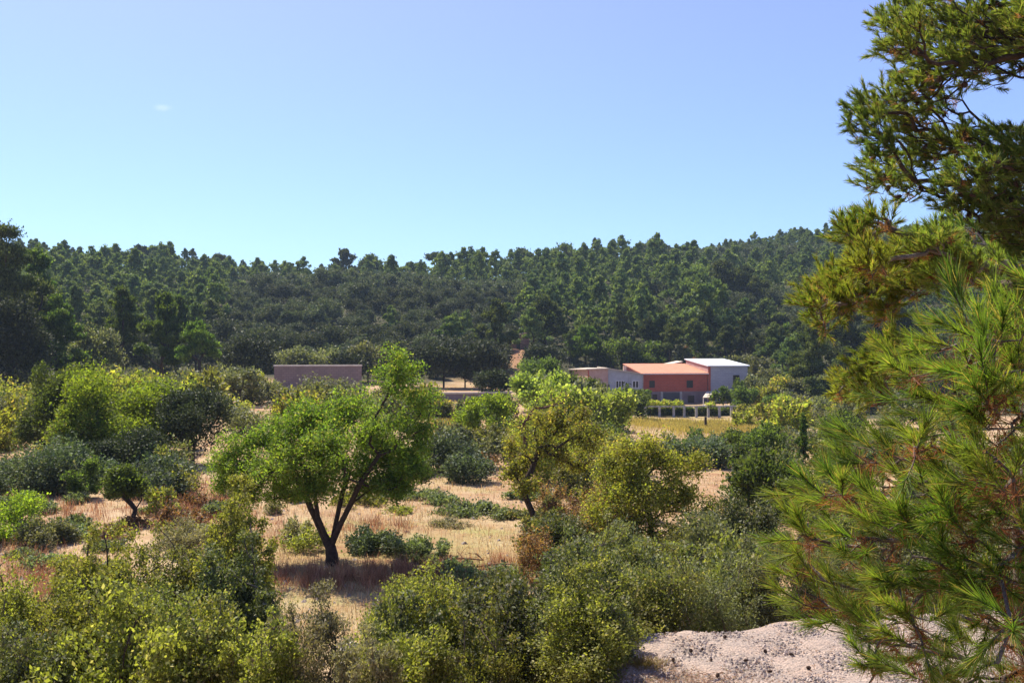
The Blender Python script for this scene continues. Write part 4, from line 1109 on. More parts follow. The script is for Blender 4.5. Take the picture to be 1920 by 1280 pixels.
def stones_mesh(n, xfun, smin, smax, zoff):
    x, y = xfun(n); z = hgt(x, y) + zoff
    S = rp.uniform(0, 1, len(x)) ** 2.5 * (smax - smin) + smin
    base = np.array([(1, 0, 0), (.2, .9, 0), (-.9, .3, 0), (-.3, -.9, 0), (.35, -.1, .75), (-.3, .15, .6)])
    faces = np.array([(0, 1, 5, 4), (1, 2, 5, 5), (2, 3, 4, 5), (3, 0, 4, 4)])
    faces = np.array([(0, 1, 4), (1, 5, 4), (1, 2, 5), (2, 3, 5), (3, 4, 5), (3, 0, 4)])
    a = rp.uniform(0, 6.28, len(x)); c, s = np.cos(a), np.sin(a)
    J = base[None] * (1 + rp.normal(size=(len(x), 6, 3)) * .18)
    V = np.stack([J[..., 0] * c[:, None] - J[..., 1] * s[:, None], J[..., 0] * s[:, None] + J[..., 1] * c[:, None], J[..., 2]], -1) * S[:, None, None]
    V += np.stack([x, y, z], 1)[:, None]
    return V.reshape(-1, 3), (faces[None] + (np.arange(len(x)) * 6)[:, None, None]).reshape(-1, 3)
def gx_(n):
    u = rp.uniform(.09, .62, n); D = 7.8 + (road_far(u) - 7.85) * rp.uniform(0, 1, n); return u * D, D
v, f = stones_mesh(18000, gx_, .004, .026, .03)
M['pebble'] = leaf_mat('pebble', (.28, .24, .22), (.36, .30, .26), (.58, .48, .40), 0, 3.0, .3, spec=.1)
tag(mesh_obj('loose_gravel', v, f, M['pebble']), 'small loose stones strewn over the gravel road', 'gravel', None, 'stuff')
def fs_(n):
    D = 18 * np.exp(rp.uniform(0, 1, n) * 1.3); return (rp.uniform(-100, 1450, n) - 960) / FPX * D, D
v, f = stones_mesh(1500, fs_, .02, .13, -.01)
tag(mesh_obj('field_stones', v, f, M['pebble']), 'small pale stones scattered over the dry field', 'stones', None, 'stuff')
def shadelitter(n):  # thin litter all over, plus a dense brown patch that stands in for shadow
    u = np.concatenate([rp.normal(.185, .05, n // 2), rp.uniform(.1, .62, n // 2)]); D = np.concatenate([rp.normal(8.75, .22, n // 2), 7.9 + 2.4 * rp.uniform(0, 1, n // 2)])
    k = (D < road_far(u) - .1) & (u > .09); return (u * D)[k], D[k]
xx, yy = shadelitter(5200)
Cn = np.stack([xx, yy, hgt(xx, yy) + .045], 1); An = unit(np.stack([rp.normal(size=len(xx)), rp.normal(size=len(xx)), rp.normal(size=len(xx)) * .15], 1))
v, f = leaf_quads(Cn, An, .035 * rp.uniform(.5, 1.5, len(xx)), .008, rp, .8)
tag(mesh_obj('litter_and_shade', v, f, M['brown']), 'brown needle and leaf litter on the gravel, with a thick patch standing in for shadow', 'litter', None, 'stuff')
def tuft():
    D = 9.25; loc = pos(1205, D); t = rp
    n = 700; r = np.abs(rp.normal(size=n)) * .1; a = rp.uniform(0, 6.28, n)
    P0 = np.stack([r * np.cos(a) * 1.4, r * np.sin(a), np.zeros(n)], 1) + np.array(loc)
    Dn = unit(np.stack([np.cos(a) * .7 + rp.normal(size=n) * .3, np.sin(a) * .7, np.full(n, .8)], 1))
    P0[:, 2] += .01
    v, f = needle_quads(P0, Dn, rp.uniform(.05, .13, n), np.full((n, 1), .006), rp)
    tag(mesh_obj('grass_tuft', v, f, M['greengrass']), 'small yellow-green grass tuft on the left of the gravel', 'grass tuft', None, 'stuff')
tuft()
def fallen_branch(px, py, D, L, label, seed):
    rng = np.random.default_rng(seed); t = tag(empty('fallen_branch', pos(px, D), rng.uniform(-.3, .3)), label, 'branch')
    root = [(-L / 2, 0, .05), (-L * .2, .05, .1), (L * .1, 0, .14), (L / 2, -.05, .12)]
    tg = np.stack([rng.uniform(-L * .2, L * .6, 14), rng.normal(size=14) * L * .16, rng.uniform(.04, .4, 14)], 1)
    nd, pr, tp = skeleton(root, tg, .12, .2, .15, rng)
    v, f, _ = tubes(nd, pr, tp, .03, .006, 6); mesh_obj('wood', v, f, M['dead_wood'], t, smooth=True)
fallen_branch(935, 1055, 25.5, 1.3, 'bare fallen branch lying on the dry grass right of the almond shade', 1)
fallen_branch(860, 1045, 26.2, 1.5, 'thin fallen twig lying at the edge of the almond shade', 2)
def rock(name, label, px, py, D, size, sq=(1, .8, .7), seed=0, mat='stone'):
    import bmesh
    bm = bmesh.new(); bmesh.ops.create_icosphere(bm, subdivisions=3, radius=1)
    r = random.Random(seed); ph = [r.uniform(0, 6) for _ in range(6)]
    for v in bm.verts:
        c = v.co; q = 1 + .16 * math.sin(c.x * 3 + ph[0]) * math.sin(c.y * 4 + ph[1]) + .1 * math.sin(c.z * 4 + ph[2]) + .06 * math.sin(c.x * 7 + c.y * 6 + ph[3]) + r.uniform(-.02, .02)
        v.co = Vector((c.x * sq[0], c.y * sq[1], c.z * sq[2])) * q * size
    me = bpy.data.meshes.new(name); bm.to_mesh(me); bm.free(); me.materials.append(M[mat])
    o = bpy.data.objects.new(name, me); COL.objects.link(o)
    o.location = ((px - 960) / FPX * D, D, zat(py, D)); return tag(o, label, 'rock')
M['white_rock'] = solid('white_rock', (.62, .58, .54), (.42, .38, .36), 5, .9, bump=.6)
rock('rock', 'pale white rock showing between the bushes at the bottom', 660, 1222, 17.4, .24, (1, .9, .9), 3, 'white_rock')
for i, (px, py, s, lb) in enumerate([(1363, 838, .42, 'upper pale boulder of the heap on the tan bank'), (1370, 846, .5, 'largest white boulder of the heap on the tan bank'), (1376, 852, .36, 'lowest pale boulder of the heap on the tan bank'), (1358, 848, .3, 'small pale boulder left in the heap on the tan bank')]):
    D = 60 + i * .3; o = rock('boulder', lb, px, py, D, s, (1, .8, .7), 20 + i, 'white_rock')
    o.location.z = float(hgt(o.location.x, D)) + s * (.35 if i != 0 else .9)

# ------------------------------------------------------------------ farm
def bx(Vs, Fs, x0, x1, y0, y1, z0, z1):
    b = len(Vs)
    Vs += [(x0, y0, z0), (x1, y0, z0), (x1, y1, z0), (x0, y1, z0), (x0, y0, z1), (x1, y0, z1), (x1, y1, z1), (x0, y1, z1)]
    Fs += [(b, b + 3, b + 2, b + 1), (b + 4, b + 5, b + 6, b + 7), (b, b + 1, b + 5, b + 4), (b + 1, b + 2, b + 6, b + 5), (b + 2, b + 3, b + 7, b + 6), (b + 3, b, b + 4, b + 7)]
def prism(x0, x1, y0, y1, z0, zt):
    """box whose four top corners have heights zt=(front-left, front-right, back-right, back-left)"""
    V = [(x0, y0, z0), (x1, y0, z0), (x1, y1, z0), (x0, y1, z0), (x0, y0, zt[0]), (x1, y0, zt[1]), (x1, y1, zt[2]), (x0, y1, zt[3])]
    return V, [(0, 3, 2, 1), (4, 5, 6, 7), (0, 1, 5, 4), (1, 2, 6, 5), (2, 3, 7, 6), (3, 0, 4, 7)]
def slab(x0, x1, y0, y1, zt, th):
    V = [(x0, y0, zt[0] - th), (x1, y0, zt[1] - th), (x1, y1, zt[2] - th), (x0, y1, zt[3] - th), (x0, y0, zt[0]), (x1, y0, zt[1]), (x1, y1, zt[2]), (x0, y1, zt[3])]
    return V, [(0, 3, 2, 1), (4, 5, 6, 7), (0, 1, 5, 4), (1, 2, 6, 5), (2, 3, 7, 6), (3, 0, 4, 7)]
def brick_mat(name, c1, c2, mortar, scale=1.0, stains=(.3, .3, .3)):
    m, nd, lk = nmat(name)
    t = nd.new('ShaderNodeTexCoord'); mp = nd.new('ShaderNodeMapping'); mp.inputs['Rotation'].default_value = (math.pi / 2, 0, 0)
    lk.new(t.outputs['Object'], mp.inputs[0])
    b = nd.new('ShaderNodeTexBrick'); lk.new(mp.outputs[0], b.inputs[0])
    b.inputs['Color1'].default_value = (*c1, 1); b.inputs['Color2'].default_value = (*c2, 1); b.inputs['Mortar'].default_value = (*mortar, 1)
    b.inputs['Scale'].default_value = scale; b.inputs['Brick Width'].default_value = .5; b.inputs['Row Height'].default_value = .25; b.inputs['Mortar Size'].default_value = .02
    n1 = noise(nd, lk, t.outputs['Object'], .7, 5, .65)
    c = mixc(nd, lk, maprange(nd, lk, n1, .5, .75, 0, .6), b.outputs[0], stains)
    p = nd.new('ShaderNodeBsdfPrincipled'); lk.new(c, p.inputs['Base Color']); p.inputs['Roughness'].default_value = .95
    o = nd.new('ShaderNodeOutputMaterial'); lk.new(p.outputs[0], o.inputs[0]); return m
M['brick'] = brick_mat('red_brick', (.44, .095, .06), (.36, .075, .05), (.32, .16, .12), 1.0, (.40, .10, .06))
M['block'] = brick_mat('grey_block', (.40, .41, .45), (.34, .35, .40), (.28, .28, .31), .9, (.42, .40, .42))
M['stucco'] = solid('grey_render', (.42, .42, .45), (.34, .34, .37), 1.2, .95, bump=.2)
M['pink'] = solid('pink_render_and_sunlit', (.50, .34, .29), (.40, .25, .21), 1.5, .95, bump=.2)  # pink render; on left-facing barn and brick walls it also carries painted sunlight
M['tan'] = solid('tan_render', (.46, .31, .22), (.38, .25, .18), 1.5, .95, bump=.2)
M['white'] = solid('white_trim', (.75, .73, .70), (.6, .57, .54), 3, .8)
M['metal_roof'] = solid('white_metal_roof', (.80, .82, .86), (.70, .72, .77), .6, .45, .5)
M['cream_roof'] = solid('cream_roof', (.62, .55, .46), (.5, .42, .34), 1.5, .9)
M['dark'] = solid('dark_opening', (.015, .013, .015), (.03, .025, .03), 3, .3, .5)
M['door_metal'] = solid('dark_blue_metal_door', (.035, .04, .06), (.05, .055, .08), 2, .45, .5)
M['concrete'] = solid('concrete', (.46, .44, .41), (.30, .28, .26), 3, .95, bump=.3)
M['walldark'] = solid('wall_brownish', (.26, .20, .20), (.19, .14, .14), .9, .95, bump=.4)
M['stonewall'] = solid('rubble_wall', (.36, .22, .17), (.2, .11, .09), 3, .95, bump=.8, bs=8)
M['earthwall'] = solid('orange_earth', (.50, .22, .09), (.36, .16, .08), 1.2, .95, bump=.8, bs=5)
M['wallblock'] = brick_mat('brown_block_wall', (.26, .19, .17), (.22, .16, .145), (.17, .125, .115), .8, (.15, .11, .10))
def tile_mat():
    m, nd, lk = nmat('clay_tiles')
    t = nd.new('ShaderNodeTexCoord')
    w = nd.new('ShaderNodeTexWave'); w.wave_type = 'BANDS'; w.bands_direction = 'X'; w.inputs['Scale'].default_value = 1.3; w.inputs['Distortion'].default_value = .3
    lk.new(t.outputs['Object'], w.inputs[0])
    n1 = noise(nd, lk, t.outputs['Object'], 1.1, 5, .7)
    c = mixc(nd, lk, maprange(nd, lk, n1, .35, .65), (.46, .165, .085), (.54, .23, .13))
    c = mixc(nd, lk, maprange(nd, lk, w.outputs[1], 0, 1, 0, .25), c, (.42, .17, .12))
    p = nd.new('ShaderNodeBsdfPrincipled'); lk.new(c, p.inputs['Base Color']); p.inputs['Roughness'].default_value = .85
    o = nd.new('ShaderNodeOutputMaterial'); lk.new(p.outputs[0], o.inputs[0]); return m
M['tiles'] = tile_mat()
FARM = Vector(((1206 - 960) / FPX * 145, 145, -10.15)); FROT = math.radians(7)
def building(name, label, cat='building'):
    return tag(empty(name, FARM, FROT), label, cat)
def part(name, VF, mat, parent):
    """faces may be quads; the part's origin is the building's"""
    return mesh_obj(name, VF[0], VF[1], M[mat], parent)
def boxpart(name, mat, parent, *a):
    Vs, Fs = [], []; bx(Vs, Fs, *a); return mesh_obj(name, Vs, Fs, M[mat], parent)
def window(parent, x0, x1, z0, z1, y, frame='white', bars=True, n=2):
    """window in a wall facing the valley at depth y"""
    Vs, Fs = [], []; t = .09
    bx(Vs, Fs, x0 - t, x1 + t, y - .07, y + .02, z1, z1 + t); bx(Vs, Fs, x0 - t, x1 + t, y - .12, y + .02, z0 - t, z0)
    bx(Vs, Fs, x0 - t, x0, y - .07, y + .02, z0, z1); bx(Vs, Fs, x1, x1 + t, y - .07, y + .02, z0, z1)
    if bars:
        for k in range(1, n):
            xm = x0 + (x1 - x0) * k / n; bx(Vs, Fs, xm - .05, xm + .05, y - .06, y + .02, z0, z1)
    w = mesh_obj('window', Vs, Fs, M[frame], parent)
    boxpart('pane', 'dark', w, x0, x1, y - .025, y + .01, z0, z1)
    return w
# brick house
b = building('brick_house', 'red brick house with a sloping pink tiled roof and two dark windows')
part('wall', prism(0, 10.9, 0, 12, -1.5, (4.85, 4.85, 6.0, 6.0)), 'brick', b)
boxpart('plinth_wall', 'walldark', b, 0.05, 10.85, -.06, -.003, -1.0, 1.95)
r_ = part('roof', slab(-.35, 10.95, -.55, 12.3, (4.98, 4.98, 6.22, 6.22), .16), 'tiles', b)
boxpart('gutter', 'white', b, -.3, 10.9, -.68, -.55, 4.78, 4.9)
boxpart('wall_top', 'pink', b, -.62, -.36, -.3, 12.3, 4.2, 4.9)  # added strip for the left wall's top, sunlight put into its pink
window(b, 1.0, 1.95, 2.6, 3.75, 0, 'brick', False)
window(b, 7.3, 8.4, 2.55, 3.75, 0, 'brick', False)
window(b, 1.5, 2.3, .3, 1.5, -.06, 'walldark', False)
d_ = boxpart('garage_door', 'door_metal', b, 3.3, 6.1, -.13, -.06, -.4, 1.75)
Vs, Fs = [], []
bx(Vs, Fs, 2.9, 3.28, -.2, -.06, -.4, 1.95); bx(Vs, Fs, 6.12, 6.5, -.2, -.06, -.4, 1.95)
mesh_obj('door_frame', Vs, Fs, M['concrete'], b)
window(b, 7.5, 8.6, .1, 1.3, -.06, 'walldark', False)
# barn
b = building('barn', 'grey block barn with a white metal roof and one dark opening')
part('wall', prism(11.0, 17.7, -.15, 11.5, -1.5, (6.05, 6.05, 6.9, 6.9)), 'block', b)
boxpart('side_wall', 'pink', b, 10.93, 10.99, -.1, 11.4, 4.0, 6.03)  # sunlit left side of the grey barn, the warm light painted as pink
part('side_gable', ([(10.93, -.1, 5.9), (10.99, -.1, 5.9), (10.99, 11.4, 6.03), (10.93, 11.4, 6.03), (10.93, -.1, 6.04), (10.99, -.1, 6.04), (10.99, 11.4, 6.88), (10.93, 11.4, 6.88)],
                    [(0, 3, 2, 1), (4, 5, 6, 7), (0, 1, 5, 4), (1, 2, 6, 5), (2, 3, 7, 6), (3, 0, 4, 7)]), 'pink', b)  # upper part of the same side, sunlight likewise in the colour
part('roof', slab(10.75, 18.0, -.5, 11.8, (6.2, 6.2, 7.08, 7.08), .14), 'metal_roof', b)
window(b, 15.2, 16.3, 3.3, 4.6, -.15, 'block', False)
boxpart('corner_pillar', 'brick', b, 10.95, 11.35, -.22, -.152, -1.0, 6.0)
# grey wing
b = building('farmhouse_wing', 'pale grey rendered wing with two small windows and a slanting roof edge')
part('wall', prism(-6.1, -.4, -1.0, 6, -1.5, (5.75, 4.75, 4.75, 5.75)), 'stucco', b)
part('roof', slab(-6.3, -.25, -1.3, 6.3, (5.92, 4.9, 4.9, 5.92), .13), 'cream_roof', b)
window(b, -4.75, -3.55, 2.7, 3.75, -1.0, 'white', True, 3)
window(b, -2.0, -1.1, 2.7, 3.7, -1.0, 'white', True, 2)
boxpart('pilaster', 'stucco', b, -2.7, -2.5, -1.1, -1.0, -1.0, 5.0)
boxpart('chimney', 'pink', b, -2.75, -2.3, 2.0, 2.5, 5.0, 6.1)
boxpart('drainpipe', 'concrete', b, -.42, -.3, -1.15, -1.02, -1, 4.7)
# tan lean-to
b = building('lean_to_house', 'low pink and tan house with pale flat roof at the farm left end')
part('wall', prism(-9.4, -6.15, -1.3, 15, -1.5, (5.65, 5.75, 5.3, 5.1)), 'pink', b)
part('side_wall', prism(-9.46, -9.41, -1.2, 14.9, -1.5, (5.6, 5.6, 5.1, 5.1)), 'tan', b)
part('roof', slab(-9.8, -6.05, -1.6, 15.3, (5.78, 5.88, 5.45, 5.22), .14), 'cream_roof', b)
window(b, -8.4, -7.9, 2.8, 3.8, -1.3, 'walldark', False)
part('awning', slab(-9.2, -6.3, -2.6, -1.32, (2.3, 2.3, 2.5, 2.5), .08), 'cream_roof', b)
boxpart('corner_pillar', 'brick', b, -9.5, -9.3, -1.38, -1.302, -1.0, 5.5)
# small shed behind
b = building('tool_shed', 'small shed with a pale grey sloping roof tucked behind the barn', 'shed')
part('wall', prism(8.0, 10.6, 12.6, 16, -1, (5.9, 6.5, 6.5, 5.9)), 'pink', b)
part('roof', slab(7.8, 10.7, 12.4, 16.2, (6.02, 6.62, 6.62, 6.02), .12), 'cream_roof', b)
# cream awning on posts in front of the brick house
b = building('garden_shelter', 'cream canopy on thin posts in front of the brick house', 'shelter')
part('canopy', ([(8.6, -4.2, 1.15), (12.3, -4.4, 1.1), (12.2, -1.6, 1.95), (10.2, -1.6, 1.95), (8.6, -4.2, 1.22), (12.3, -4.4, 1.17), (12.2, -1.6, 2.02), (10.2, -1.6, 2.02)],
                [(0, 3, 2, 1), (4, 5, 6, 7), (0, 1, 5, 4), (1, 2, 6, 5), (2, 3, 7, 6), (3, 0, 4, 7)]), 'cream_roof', b)
for x, y in ((8.8, -4.0), (12.1, -4.2), (12.0, -1.8), (10.3, -1.8)): boxpart('post', 'white', b, x - .06, x + .06, y - .06, y + .06, -1.2, 1.15)
Vs, Fs = [], []; bx(Vs, Fs, 9.3, 11.4, -3.2, -2.2, -1.0, .1)
o = mesh_obj('table', Vs, Fs, M['tan']); o.location = FARM; o.rotation_euler = (0, 0, FROT); tag(o, 'brown table-like block standing under the cream canopy', 'table')
# terrace parapet
o = boxpart('terrace_wall', 'concrete', None, 1.0, 13.5, -7.3, -7.0, -2.2, -.35); o.location = FARM; o.rotation_euler = (0, 0, FROT); tag(o, 'low concrete terrace wall in front of the brick house', 'wall')
b = building('boundary_wall', 'low brownish wall with square pillars right of the fence', 'wall')
boxpart('wall', 'walldark', b, 15.2, 19.0, -9.0, -8.8, -2.2, .05)
for x in (15.1, 17.0, 19.0): boxpart('pillar', 'concrete', b, x - .1, x + .12, -9.1, -8.7, -2.2, .22)
# post pergola
def fence():
    D = 124.0
    loc = Vector(((1186 - 960) / FPX * D, D, -10.85))
    b = tag(empty('pergola', loc, math.radians(3)), 'row of pale concrete posts joined by a beam in front of the farm', 'pergola')
    xs = [(p - 1186) / FPX * D for p in (1186, 1211, 1237, 1264, 1284, 1307, 1330, 1351, 1374)]
    top = zat(763, D) - loc.z
    for x in xs: boxpart('post', 'concrete', b, x - .16, x + .16, -.12, .12, -.6, top)
    boxpart('beam', 'concrete', b, xs[0] - .3, xs[-1] + 1.2, -.08, .08, top, top + .16)
    xs2 = xs[::2]
    for x in xs2: boxpart('rear_post', 'concrete', b, x - .12, x + .12, 2.6, 2.8, -.6, top)
    for x in xs2: boxpart('crossbeam', 'concrete', b, x - .06, x + .06, .09, 2.7, top + .01, top + .12)
    return xs, top, loc
xs, ptop, ploc = fence()
def vine(name, label, px0, px1, ty, by, D, mat, n, L, depth=1.5, seed=0, cat='vine'):
    rng = np.random.default_rng(seed)
    t = tag(empty(name, pos((px0 + px1) / 2, D)), label, cat)
    cx = (px0 + px1) / 2
    m = 14
    rows = []
    x = (rng.uniform(px0, px1, n) - cx) / FPX * D
    z = zat(rng.uniform(ty, by, n), D) - t.location.z + .12 * np.sin(x * 3.1) + .1 * np.sin(x * 7)
    C = np.stack([x, rng.uniform(-.2, depth, n), z], 1)
    A = unit(rng.normal(size=(n, 3)) + np.array([0, 0, .2])); Ls = L * rng.uniform(.6, 1.4, n)
    v, f = leaf_quads(C, A, Ls, Ls / 1.3, rng, .4); mesh_obj('foliage', v, f, M[mat], t)
    # climbing stems from the ground
    for k in range(max(3, int((px1 - px0) / 25))):
        xx = ((px0 + (px1 - px0) * (k + .5) / max(3, int((px1 - px0) / 25))) - cx) / FPX * D
        zt = zat(ty + 2, D) - t.location.z
        nd = np.array([(xx, .4, -.3), (xx + .1, .45, zt * .4), (xx - .08, .4, zt * .8), (xx + .3, .5, zt)])
        v, f, _ = tubes(nd, np.arange(4) - 1, [3], .05, .03, 6); mesh_obj('stem', v, f, M['bark'], t, smooth=True)
    return t
vine('climbing_vine', 'yellow-green vine lying along the left part of the post beam', 1208, 1282, 752, 764, 124.5, 'yellowgreen', 1500, .3, 2.4, 1)
vine('climbing_vine', 'thin tuft of vine on the right part of the post beam', 1326, 1342, 754, 765, 124.5, 'yellowgreen', 180, .3, 1.5, 2)
vine('arbour_vine', 'thick green vine canopy in front of the grey wing', 1140, 1222, 732, 764, 133, 'almond_dark', 4200, .33, 3.0, 3)
vine('hedge', 'dark green hedge growing behind the row of posts', 1186, 1380, 764, 790, 126.2, 'almond_dark', 11000, .34, 2.0, 4, 'hedge')
o = boxpart('stake', 'bark', None, -.12, .12, -.12, .12, -.3, 1.3); o.location = pos(1323, 103); tag(o, 'short dark wooden stake in the tall grass before the posts', 'stake')
# long wall and low field wall
def wall(name, label, px0, px1, ty, by, D0, D1, mat, capm):
    p0 = Vector(((px0 - 960) / FPX * D0, D0, 0)); p1 = Vector(((px1 - 960) / FPX * D1, D1, 0))
    L = (p1 - p0).length; a = math.atan2(p1.y - p0.y, p1.x - p0.x)
    z1 = zat(ty, D0); z0 = min(zat(by, D0), float(hgt(p0.x, p0.y))) - 1.0
    b = tag(empty(name, (p0.x, p0.y, z0), a), label, 'wall')
    H = z1 - z0
    boxpart('wall', mat, b, 0, L, 0, .35, 0, H); boxpart('coping', capm, b, -.08, L + .08, -.09, .44, H, H + .2)
    return b
wall('reservoir_wall', 'long purplish brown wall with a pale coping at the foot of the hill', 514, 678, 687, 722, 118, 119.5, 'wallblock', 'cream_roof')
wall('field_wall', 'low field wall with a pale top below the trunked oaks', 806, 958, 739, 752, 104, 106, 'walldark', 'cream_roof')
# ruined hut
def hut():
    D = 184.0; x = (972 - 960) / FPX * D; z = float(hgt(x, D))
    b = tag(empty('ruined_hut', (x, D, z - .3), .1), 'small ruined stone hut with a white post on top above the orange bank', 'hut')
    part('wall', prism(-1.4, 2.2, 0, 3, -1, (3.0, 3.7, 3.7, 3.0)), 'stonewall', b)
    boxpart('doorway', 'dark', b, -.4, .35, -.04, .02, .2, 1.8)
    boxpart('broken_wall', 'earthwall', b, -3.2, -1.42, .3, 1.0, -1, 2.2)
    boxpart('coping', 'white', b, -.2, .9, -.1, .4, 3.42, 3.65)
    boxpart('white_post', 'white', b, .2, .45, .1, .3, 3.66, 4.7)
hut()

# ------------------------------------------------------------------ pines close to the camera
def pine(name, label, root, blobs, nt_per, D_rng, shoot_len, needle_len, n_need, nW, mats, seed, r0, rtip, up, bark, dead=.12, seg=.12, alpha=.3, cones=0, conepos=None, cone_scale=1.0, bend=.12):
    """blobs: (px, py, rpx, D, matindex)"""
    rng = np.random.default_rng(seed)
    base = np.array(root[0]); t = empty(name, tuple(base)); tag(t, label, 'pine tree')
    rootl = [tuple(np.array(p) - base) for p in root]
    tg, mi = [], []
    for px, py, r, D, m in blobs:
        k = max(2, int(nt_per * (r / 50) ** 2))
        c = np.array([(px - 960) / FPX * D, D, (640 - py) / FPX * D]) - base
        R = r / FPX * D
        tg.append(c + unit(rng.normal(size=(k, 3))) * (rng.uniform(0, 1, (k, 1)) ** .5) * R * np.array([1, 1.3, 1]))
        mi += [m] * k
    tg = np.concatenate(tg); mi = np.array(mi)
    nodes, par, tips = skeleton(rootl, tg, seg, alpha, bend, rng)
    v, f, rad = tubes(nodes, par, tips, r0, rtip, 7)
    # shoots
    dirs = unit(nodes[tips] - nodes[par[tips]])
    dirs = unit(dirs * .8 + np.array(up) + rng.normal(size=dirs.shape) * .3)
    segs_v, segs_f, off = [], [], 0
    PP, DDn, LL, WW, MM = [], [], [], [], []
    dP, dD, dL = [], [], []
    for q in range(len(tg)):
        p0 = nodes[tips[q]]; d = dirs[q]; sl = shoot_len * rng.uniform(.7, 1.3)
        nn = int(n_need * rng.uniform(.7, 1.3))
        s = rng.uniform(0, 1, nn) ** .8 * sl
        side = unit(np.cross(np.tile(d, (nn, 1)), rng.normal(size=(nn, 3))))
        ang = np.radians(rng.uniform(12, 50, nn) * (1.1 - .45 * s / sl))
        nd = unit(d * np.cos(ang)[:, None] + side * np.sin(ang)[:, None] + np.array([0, 0, .05]))
        PP.append(p0 + d * s[:, None]); DDn.append(nd); LL.append(needle_len * rng.uniform(.65, 1.15, nn)); MM.append(np.full(nn, mi[q]))
        tube_n = np.array([p0 - d * sl * .1, p0 + d * sl * .5, p0 + d * sl])
        vv, ff, _ = tubes(tube_n, np.array([-1, 0, 1]), [2], rtip * .9, rtip * .7, 4)
        segs_v.append(vv); segs_f.append(ff + off); off += len(vv)
        if rng.uniform() < dead * 2:
            m = int(n_need * .35); s2 = -rng.uniform(0, 1, m) * sl * .6
            side = unit(np.cross(np.tile(d, (m, 1)), rng.normal(size=(m, 3)))); a2 = np.radians(rng.uniform(35, 100, m))
            dP.append(p0 + d * s2[:, None]); dD.append(unit(d * np.cos(a2)[:, None] + side * np.sin(a2)[:, None] - np.array([0, 0, .2]))); dL.append(needle_len * rng.uniform(.5, 1, m))
    tv = np.concatenate(segs_v); tf_ = np.concatenate(segs_f)
    mesh_obj('trunk', np.concatenate([v, tv]), np.concatenate([f, tf_ + len(v)]), M[bark], t, smooth=True)
    PP = np.concatenate(PP); DDn = np.concatenate(DDn); LL = np.concatenate(LL); MM = np.concatenate(MM)
    for k, mt in enumerate(mats):
        sel = MM == k
        if not sel.any(): continue
        v, f = needle_quads(PP[sel], DDn[sel], LL[sel], nW, rng)
        mesh_obj('needles' if k == 0 else 'golden_needles', v, f, M[mt], t)
    if dP:
        v, f = needle_quads(np.concatenate(dP), np.concatenate(dD), np.concatenate(dL), nW, rng)
        mesh_obj('dead_needles', v, f, M['dead_needle'], t)
    if cones:
        cme = None
        cand = np.argsort(rng.uniform(size=len(tips)))
        placed = 0
        for q in cand:
            if placed >= cones: break
            p = nodes[par[tips[q]]] if rng.uniform() < .5 else nodes[tips[q]]
            wp = p + base
            if conepos is not None and not conepos(960 + wp[0] / wp[1] * FPX, 640 - wp[2] / wp[1] * FPX): continue
            if cme is None:
                v, f = cone_mesh(.085, .03, 3); o = mesh_obj('cone', v, f, M['cone'], t); cme = o
            else: o = cme.copy(); COL.objects.link(o); o.parent = t
            o.location = p + rng.normal(size=3) * .02
            o.rotation_euler = (math.pi + rng.normal() * .6, rng.normal() * .6, rng.uniform(0, 6)); s = cone_scale * rng.uniform(.8, 1.25); o.scale = (s, s, s)
            placed += 1
    return t

TB = [(1715, 30, 50), (1780, 50, 70), (1870, 40, 75), (1690, 75, 45), (1720, 130, 45), (1800, 120, 60), (1880, 110, 60), (1930, 60, 60), (1665, 45, 22),
      (1615, 215, 34), (1660, 195, 38), (1720, 175, 40), (1640, 245, 36), (1700, 230, 44), (1770, 200, 34), 
      (1650, 290, 34), (1700, 300, 44), (1750, 290, 44), (1650, 335, 32), (1700, 350, 34), (1790, 270, 34), (1830, 260, 34), (1880, 265, 34),
      (1830, 330, 44), (1880, 330, 50), (1800, 380, 44), (1860, 400, 60), (1910, 380, 50), (1770, 345, 22), (1930, 300, 50), (1920, 430, 50), (1930, 480, 50), (1880, 470, 36)]
rb = np.random.default_rng(4)
tb = [(px, py, r, float(rb.uniform(10.2, 12.6)), 0) for px, py, r in TB]
tb += [(px, py, r, float(rb.uniform(10, 13)), 0) for px, py, r in [(2000, 50, 90), (2080, 150, 90), (2000, 300, 90), (2120, 350, 90), (2250, 200, 110), (2250, 0, 110), (2050, -80, 120), (1900, -100, 110), (2350, 100, 100), (2300, 330, 90), (2200, -200, 120)]]
xb = 9.3
pine('pine_tree', 'tall pine with dark cones filling the upper right corner', [(xb, 11.8, -3.7), (xb - .1, 11.8, -1), (xb + .1, 11.7, 1.2), (xb, 11.6, 3.2), (xb - .2, 11.5, 5.0)],
     tb, 78, None, .16, .095, 60, .0085, ['needle_t'], 8, .17, .0045, (-.15, -.05, .55), 'bark', dead=.05, seg=.2, alpha=.45, cones=95,
     conepos=lambda px, py: 1640 < px < 1930 and (130 < py < 480), cone_scale=.95)

